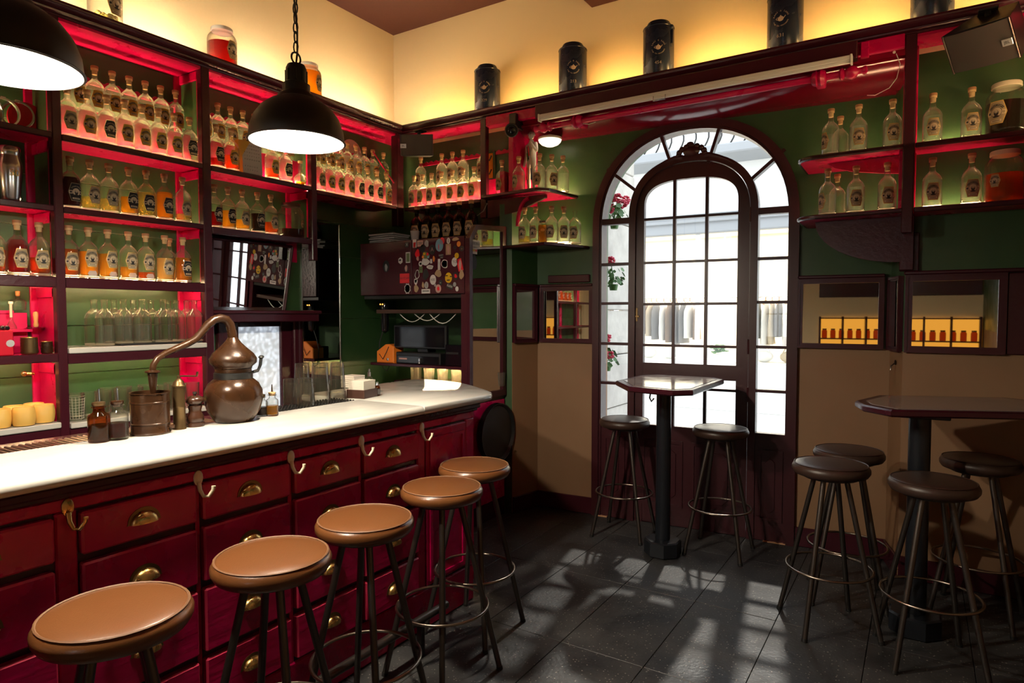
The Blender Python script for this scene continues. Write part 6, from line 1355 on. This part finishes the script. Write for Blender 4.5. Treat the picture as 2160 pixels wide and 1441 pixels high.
# curtain pole
cp = thing('curtain_pole', 'turned crimson wooden curtain pole across the top of the recess', 'curtain pole', (-1.36, 4.17, 2.925))
MX = basis((0, 4.172, 2.925), (0, 1, 0), (0, 0, 1), Vector((1, 0, 0)))
build('pole', MB().tube([(-2.30, 4.172, 2.925), (-.44, 4.172, 2.925)], .020, 14), 'crimson', cp)
def finial(x0, s_): return MB().lathe([(.020, x0), (.020, x0+s_*.01), (.034, x0+s_*.02), (.034, x0+s_*.03), (.020, x0+s_*.04), (.030, x0+s_*.055), (.040, x0+s_*.075), (.032, x0+s_*.095), (.018, x0+s_*.105), (.016, x0+s_*.125), (.024, x0+s_*.135), (.022, x0+s_*.15), (.0001, x0+s_*.155)], 20, 0, MX, False)
build('finial', finial(-2.30, -1), 'crimson', cp, 50); build('finial', finial(-.44, 1), 'crimson', cp, 50)
for x_ in (-2.10, -.535): build('bracket', MB().lathe([(.022, x_-.04), (.036, x_-.035), (.046, x_-.012), (.036, x_-.004), (.048, x_+.012), (.036, x_+.035), (.022, x_+.04)], 20, 0, MX, False).box(x_-.025, x_+.025, 4.18, 4.30, 2.90, 2.95, .006), 'crimson', cp, 50)
build('hanging_wire', MB().tube([(-2.05, 4.16, 2.90), (-2.0, 4.15, 2.885), (-1.95, 4.16, 2.895)], .003, 5), 'cable_white', cp)
ww = thing('loose_wire', 'loose wire dangling beside the dark post right of the entrance', 'wire', (-.15, 4.2, 2.8))
build('strand', MB().tube([(-.15, 4.19, 2.99), (-.13, 4.19, 2.93), (-.145, 4.20, 2.86), (-.18, 4.21, 2.815), (-.25, 4.22, 2.79), (-.29, 4.23, 2.80)], .002, 5), 'cable_white', ww); build('plug', MB().sphere((-.16, 4.19, 3.0), .008, 6), 'cable_white', ww)
wr_ = thing('white_cable', 'thin white cable sagging from the corner shelf to the mirror partition', 'cable', (-2.85, 4.12, 2.3))
build('strand', MB().tube([onY(1027, 430, 4.12), onY(1020, 445, 4.12), onY(1000, 460, 4.12), onY(985, 473, 4.12)], .0035, 5), 'cable_white', wr_); build('clip', MB().sphere(onY(1027, 430, 4.12), .007, 6), 'cable_white', wr_)

# statuette on the corner shelf: one continuous skinned figure
c = Vector((col_x(1121, 4.30, 2.6), 4.30, 2.471))
sx = thing('statuette', 'white classical statuette splashed with paint drips on the corner shelf', 'statue', c, Q(-20)); 
H_ = .455
def skin_obj(name, pts, edges, rad, mat, parent, sub=2):
    me = bpy.data.meshes.new(name); me.from_pydata(pts, edges, []); o = put(name, me, parent); me.materials.append(MATS[mat])
    bpy.context.view_layer.objects.active = o
    md = o.modifiers.new('skin', 'SKIN'); ms = o.modifiers.new('sub', 'SUBSURF'); ms.levels = sub; ms.render_levels = sub
    for v, r in zip(me.skin_vertices[0].data, rad): v.radius = (r, r)
    me.skin_vertices[0].data[0].use_root = True; md.use_smooth_shade = True; return o
k = H_/1.75
sp = [(0, 0, .95), (0, .005, 1.15), (0, -.01, 1.36), (0, 0, 1.50), (0, -.01, 1.60), (.10, 0, .90), (.11, -.03, .50), (.12, .02, .08), (.13, -.10, .03), (-.10, 0, .90), (-.11, -.02, .50), (-.14, .03, .08), (-.16, -.10, .03), (-.20, 0, 1.42), (-.26, .02, 1.15), (-.27, -.04, .90), (-.26, -.08, .80), (.20, 0, 1.42), (.27, -.02, 1.17), (.20, -.16, 1.38), (.15, -.15, 1.46)]
se = [(0,1), (1,2), (2,3), (3,4), (0,5), (5,6), (6,7), (7,8), (0,9), (9,10), (10,11), (11,12), (2,13), (13,14), (14,15), (15,16), (2,17), (17,18), (18,19), (19,20)]
sr = [.14, .12, .16, .065, .07, .095, .07, .05, .045, .095, .07, .05, .045, .065, .05, .042, .035, .065, .05, .04, .035]
skin_obj('figure', [(p[0]*k, p[1]*k, p[2]*k+.012) for p in sp], se, [r*k for r in sr], 'plaster_white', sx)
mb = MB(); hz = 1.685*k+.012
mb.sphere((0, -.01*k, hz), .095*k, 14, 0, (.85, 1.0, 1.22)); mb.sphere((0, -.105*k, hz-.01*k), .016*k, 6, 0, (.8, 1.3, 1.5)); mb.sphere((0, -.092*k, hz-.055*k), .020*k, 6, 0, (1.3, .6, .5))
for sgn in (-1, 1): mb.sphere((sgn*.034*k, -.090*k, hz+.022*k), .014*k, 6, 0, (1.3, .6, .7)); mb.sphere((sgn*.084*k, .0, hz), .018*k, 6, 0, (.5, 1, 1.5))
hd_ = build('head', mb, 'plaster_white', sx, 60, world=False); mb = MB(); rr_ = random.Random(5)
for i in range(60):
    a = rr_.uniform(0, 2*PI); e = rr_.uniform(.15, 1.45); q = Vector((math.cos(a)*math.cos(e)*.088, math.sin(a)*math.cos(e)*.10+.004, math.sin(e)*.115))*k
    if q.y < -.06*k and e < .8: continue
    mb.sphere((q.x, q.y-.0*k, hz+q.z), .022*k, 6)
build('curls', mb, 'plaster_white', hd_, 60, world=False)
build('plinth', MB().lathe([(.0001, 0), (.065, 0), (.068, .004), (.060, .012), (.0001, .013)], 20), 'plaster_white', sx, world=False)
for i, (a, b_, m_) in enumerate((((.00, -.170, 1.38), (.01, -.125, 1.02), 'ink'), ((.04, -.165, 1.40), (.05, -.135, 1.12), 'paint_red'), ((-.03, -.150, 1.20), (-.02, -.125, .98), 'paint_green'), ((-.07, -.115, .80), (-.09, -.10, .45), 'paint_red'), ((.03, -.165, 1.30), (.035, -.13, 1.16), 'paint_green'), ((.10, -.105, .75), (.11, -.095, .42), 'paint_blue'))):
    build('paint_drip', MB().tube([Vector(a)*k, (Vector(a)+Vector(b_))/2*k+Vector((.002, -.001, 0)), Vector(b_)*k], [.004, .0035, .0055], 6), m_, sx, world=False)

# ================================================================= OUTSIDE: STREET, OPPOSITE SHOP, FLOWERS
FY = 11.0
stt = sbuild('street', MB().box(-14, 9, 4.76, FY+6, -.20, -.06), 'street', 0)
ob = thing('opposite_building', 'pale building with a clothes shop window across the street', 'building', (-3.3, FY, -.06))
# shop window opening x -6.2..-1.2, z .72..3.05
for nm, a, mt in (('wall', (-12, -6.2, FY, FY+.3, -.06, 5.2), 'facade_white'), ('wall', (-1.0, 8, FY, FY+.3, -.06, 5.2), 'facade_white'), ('sill_wall', (-6.2, -1.0, FY-.05, FY+.3, -.06, .72), 'facade_white'), ('wall', (-6.2, -1.0, FY, FY+.3, 3.25, 5.2), 'facade_white')):
    build(nm, MB().box(*a, .01), mt, ob)
build('lintel', MB().box(-6.6, -.8, FY-.10, FY+.05, 2.92, 3.25, .02), 'facade_grey', ob)
build('lintel_band', MB().box(-6.7, -.7, FY-.16, FY+.0, 3.10, 3.16, .01), 'facade_grey', ob)
build('balcony_slab', MB().box(-4.6, .6, FY-.75, FY, 4.05, 4.20, .02), 'facade_grey', ob)
for k in range(26):
    xk = -4.55+.2*k; P_ = [(xk+.07*math.sin(PI*2*u/10), FY-.70, 4.20+.70*u/10) for u in range(11)]
    build('railing_scroll', MB().tube(P_, .014, 5), 'black_metal', ob)
build('railing', MB().box(-4.6, .6, FY-.72, FY-.68, 4.90, 4.94), 'black_metal', ob)
build('street_lamp', MB().tube([(-4.9, FY, 4.5), (-4.9, FY-.5, 4.6)], .02, 6).sphere((-4.9, FY-.5, 4.50), .10, 10, 0, (1, 1, .6)), 'black_metal', ob)
for xk in (-4.75, -3.25, -2.45): build('window_post', MB().box(xk-.035, xk+.035, FY+.02, FY+.10, .72, 2.95, .005), 'facade_white', ob)
build('shop_pane', MB().box(-6.2, -1.0, FY+.055, FY+.060, .72, 2.95), 'window_glass', ob)
for a in ((-6.3, -.9, FY+3.0, FY+3.2, -.06, 3.4), (-6.4, -6.2, FY+.3, FY+3.2, -.06, 3.4), (-1.0, -.8, FY+.3, FY+3.2, -.06, 3.4), (-6.4, -.8, FY+.3, FY+3.2, 3.2, 3.4), (-6.4, -.8, FY+.3, FY+3.2, -.06, .02)): build('shop_interior', MB().box(*a), 'shop_wall', ob)
build('display_platform', MB().box(-6.1, -1.05, FY+.32, FY+1.1, .02, .74, .01), 'facade_white', ob)
V, Fs = text2d('I', .42)
for xk in (-2.62, -2.05): build('window_letter', MB().add([(v[0], v[1], 0) for v in V], Fs, 0, basis((xk, FY+.05, 2.35), (1, 0, 0), (0, 0, 1), Vector((0, -1, 0)))), 'facade_white', ob, 0)
sl_ = thing('shop_spotlight', 'bright spotlight shining inside the shop across the street', 'lamp', (-3.02, FY+.9, 2.0))
build('bulb', MB().sphere((-3.02, FY+.9, 2.03), .07, 12), 'shop_lamp', sl_); build('arm', MB().tube([(-3.02, FY+.9, 2.10), (-3.02, FY+.9, 3.2)], .012, 6), 'white_plastic', sl_)
ld = bpy.data.lights.new('shop_light', 'AREA'); ld.shape = 'RECTANGLE'; ld.size = 4.5; ld.size_y = 2.0; ld.energy = 420; ld.color = (1, .93, .80)
lo = bpy.data.objects.new('shop_light', ld); COL.objects.link(lo); lo.parent = ob; lo.location = (-3.6+3.3, 1.7, 3.18+.06)
cr = thing('clothes_rail', 'long clothes rail in the shop across the street', 'clothes rail', (-4.0, FY+.75, .74))
build('rail', MB().tube([(-5.6, FY+.75, 1.86), (-1.3, FY+.75, 1.86)], .015, 8), 'steel', cr)
for xk in (-5.6, -3.45, -1.3): build('upright', MB().tube([(xk, FY+.75, .74), (xk, FY+.75, 1.86)], .014, 8), 'steel', cr)
rg2 = random.Random(11)
def garment(x, m_, ln_, wd, lab, grp):
    t_ = thing('hanging_garment', lab, 'garment', (x, FY+.75, 1.86), rg2.uniform(-.15, .15), grp)
    build('hanger', MB().tube([(0, 0, .0), (.0, .0, -.05), (0, wd/2, -.13), (0, -wd/2, -.13), (0, 0, -.05)], .008, 5), 'light_wood', t_, world=False)
    V = []; Fs = []; n = 12
    for j in range(6):
        z = -.12-ln_*j/5; wj = wd*(.5+.5*min(1, j/1.2))*.5 if j == 0 else wd*.5*(1+.12*j/5)
        for i in range(n): a = 2*PI*i/n; V.append((.035*(1+.4*math.sin(3*a+j))*math.cos(a)*(1+.15*j), wj*math.sin(a), z))
    for j in range(5):
        for i in range(n): Fs.append((j*n+i, j*n+(i+1) % n, (j+1)*n+(i+1) % n, (j+1)*n+i))
    Fs.append(tuple(range(n)))
    build('cloth', MB().add(V, Fs), m_, t_, 50, world=False)
xk = -5.35; i = 0
while xk < -1.4:
    if -3.42 < xk < -2.6: xk += .12; continue
    m_ = ('cloth_beige', 'cloth_white', 'cloth_brown', 'cloth_beige', 'cloth_grey')[i % 5] if xk < -4.2 else (('cloth_grey', 'cloth_grey', 'cloth_white', 'cloth_brown')[i % 4] if xk < -3.4 else ('cloth_white', 'cloth_beige', 'cloth_grey')[i % 3])
    garment(xk, m_, rg2.uniform(.55, .78), .42, {'cloth_beige': 'beige garment', 'cloth_white': 'white garment', 'cloth_brown': 'brown garment', 'cloth_grey': 'grey garment'}[m_]+' on the clothes rail in the shop across the street', 'clothes across the street'); xk += rg2.uniform(.10, .15); i += 1
for xk, m_ in ((-2.25, 'cloth_white'), (-1.85, 'cloth_beige'), (-4.3, 'cloth_white'), (-3.9, 'cloth_white')):
    t_ = thing('handbag', {'cloth_beige': 'beige handbag', 'cloth_white': 'white handbag'}[m_]+' on the display platform of the shop across the street', 'handbag', (xk, FY+.55, .741), 0, 'handbags across the street')
    build('body', MB().sphere((0, 0, .10), .10, 12, 0, (1.5, .7, 1.0)), m_, t_, 60, world=False); build('strap', MB().tube([(-.10+.20*u/8, 0, .17+.12*math.sin(PI*u/8)) for u in range(9)], .010, 5), m_, t_, world=False)
tp_ = thing('potted_plant', 'small green potted plant on the display platform across the street', 'plant', (-3.0, FY+.5, .741))
build('pot', MB().lathe([(.06, 0), (.08, .12), (.0001, .12)], 14), 'facade_white', tp_, world=False)
mb = MB()
for k in range(40):
    a = rg2.uniform(0, 2*PI); r_ = rg2.uniform(.02, .14); mb.sphere((r_*math.cos(a), r_*math.sin(a), .14+rg2.uniform(0, .14)), .03, 6, 0, (1.3, 1.3, .5))
build('leaves', mb, 'leaf_green', tp_, 60, world=False)['kind'] = 'stuff'
# stone jamb outside, left of the door, with geranium pots
sj = thing('stone_pillar', 'pale stone block pillar outside the left sidelight', 'pillar', (-2.55, 5.2, -.06))
z = -.06; k = 0
while z < 4.2:
    h = (.42, .36, .47, .40)[k % 4]; build('block', MB().box(-3.05, -2.305-.006*(k % 2), 4.78, 5.78, z+.004, z+h-.004, .008), 'stone', sj); z += h; k += 1
def geranium(x, y, z, lab, n_f=5, s=1.0, pot=True, seed=1):
    r = random.Random(seed); t_ = thing('geranium', lab, 'plant', (x, y, z)); mb = MB(); mf = MB(); mstm = MB()
    if pot: build('pot', MB().lathe([(.05*s, -.11*s), (.075*s, 0), (.08*s, 0), (.08*s, .012*s), (.0001, .008*s)], 16), 'terracotta', t_, world=False)
    for k in range(34):
        a = r.uniform(0, 2*PI); q = r.uniform(.03, .15)*s; c_ = Vector((q*math.cos(a), q*math.sin(a), r.uniform(.0, .16)*s)); rr = r.uniform(.02, .035)*s
        nr = Vector((math.cos(a), math.sin(a), .6)).normalized(); ux = nr.orthogonal().normalized(); M = basis(c_, ux, nr.cross(ux), nr)
        mb.add([(0, 0, -.15*rr)]+[(rr*(1+.15*math.cos(5*2*PI*i/10))*math.cos(2*PI*i/10), rr*(1+.15*math.cos(5*2*PI*i/10))*math.sin(2*PI*i/10), 0) for i in range(10)], [(0, 1+i, 1+(i+1) % 10) for i in range(10)], 0, M)
    for k in range(n_f):
        a = r.uniform(0, 2*PI); q = r.uniform(.02, .16)*s; c_ = Vector((q*math.cos(a), q*math.sin(a), r.uniform(.10, .30)*s)); mstm.tube([(0, 0, .02), tuple(c_*.6), tuple(c_)], .004*s, 4)
        for j in range(26):
            v = Vector((r.gauss(0, 1), r.gauss(0, 1), r.gauss(0, 1))).normalized()*.038*s; mf.sphere(c_+v, .016*s, 5, 0, (1, 1, .7))
    build('leaves', mb, 'leaf_green', t_, 60, world=False)['kind'] = 'stuff'; build('flower_heads', mf, 'geranium', t_, 60, world=False)['kind'] = 'stuff'; build('stems', mstm, 'leaf_green', t_, 60, world=False)
for px_, py_, yy, lab_, nf, sc2, sd in ((1296, 470, 5.02, 'red geranium hanging high beside the stone pillar outside the door', 7, .85, 3), (1294, 600, 5.0, 'red geranium at mid height beside the stone pillar outside the door', 3, .75, 8), (1280, 770, 5.0, 'red geranium hanging low beside the stone pillar outside the door', 6, .8, 21)):
    q_ = onY(px_, py_, yy); geranium(q_.x, q_.y, q_.z, lab_, nf, sc2, False, sd)
    build('bracket', MB().tube([(q_.x, q_.y, q_.z-.01), (-2.303, q_.y, q_.z-.02)], .008, 6).lathe([(.03, -.05), (.04, .0), (.0001, .0)], 12, 0, Matrix.Translation((q_.x, q_.y, q_.z))), 'leaf_green', bpy.data.objects[[o.name for o in COL.objects if o.name.startswith('geranium')][-1]])
geranium(-1.62, 11.42, .87, 'red geranium on the display platform of the shop across the street', 6, 1.2, True, 5)
# ------------------------------------------------------------ backlit amber cabinet on the wall behind the photographer (seen in the mirrors)
am = thing('amber_display', 'backlit amber display cabinet on the wall opposite the entrance, seen in the mirrors', 'cabinet', (.2, YB+.15, .9))
build('back_light', MB().box(-.30, .74, YB+.03, YB+.04, .80, 1.50), 'amber_glow', am, 0)
for z_ in (.80, 1.15, 1.50): build('shelf', MB().box(-.33, .76, YB+.03, YB+.22, z_-.02, z_, .003), 'oxblood', am)
for x_ in (-.33, .02, .37, .73): build('upright', MB().box(x_, x_+.03, YB+.03, YB+.22, .78, 1.52, .003), 'oxblood', am)
build('upper_panel', MB().box(-.33, .76, YB+.03, YB+.06, 1.85, 2.6, .003), 'oxblood', am)
for k in range(8):
    xk = -.24+.13*k; jt = thing('amber_jar', 'small amber jar on the backlit display opposite the entrance', 'jar', (xk, YB+.13, 1.151), 0, 'jars on the amber display')
    build('body', MB().lathe([(.0001, .001), (.04, .001), (.042, .01), (.042, .12), (.03, .14)], 14, caps=False), 'glass_amber', jt, 50, world=False); build('lid', MB().lathe([(.032, .138), (.033, .16), (.0001, .162)], 14), 'aged_brass', jt, 50, world=False)
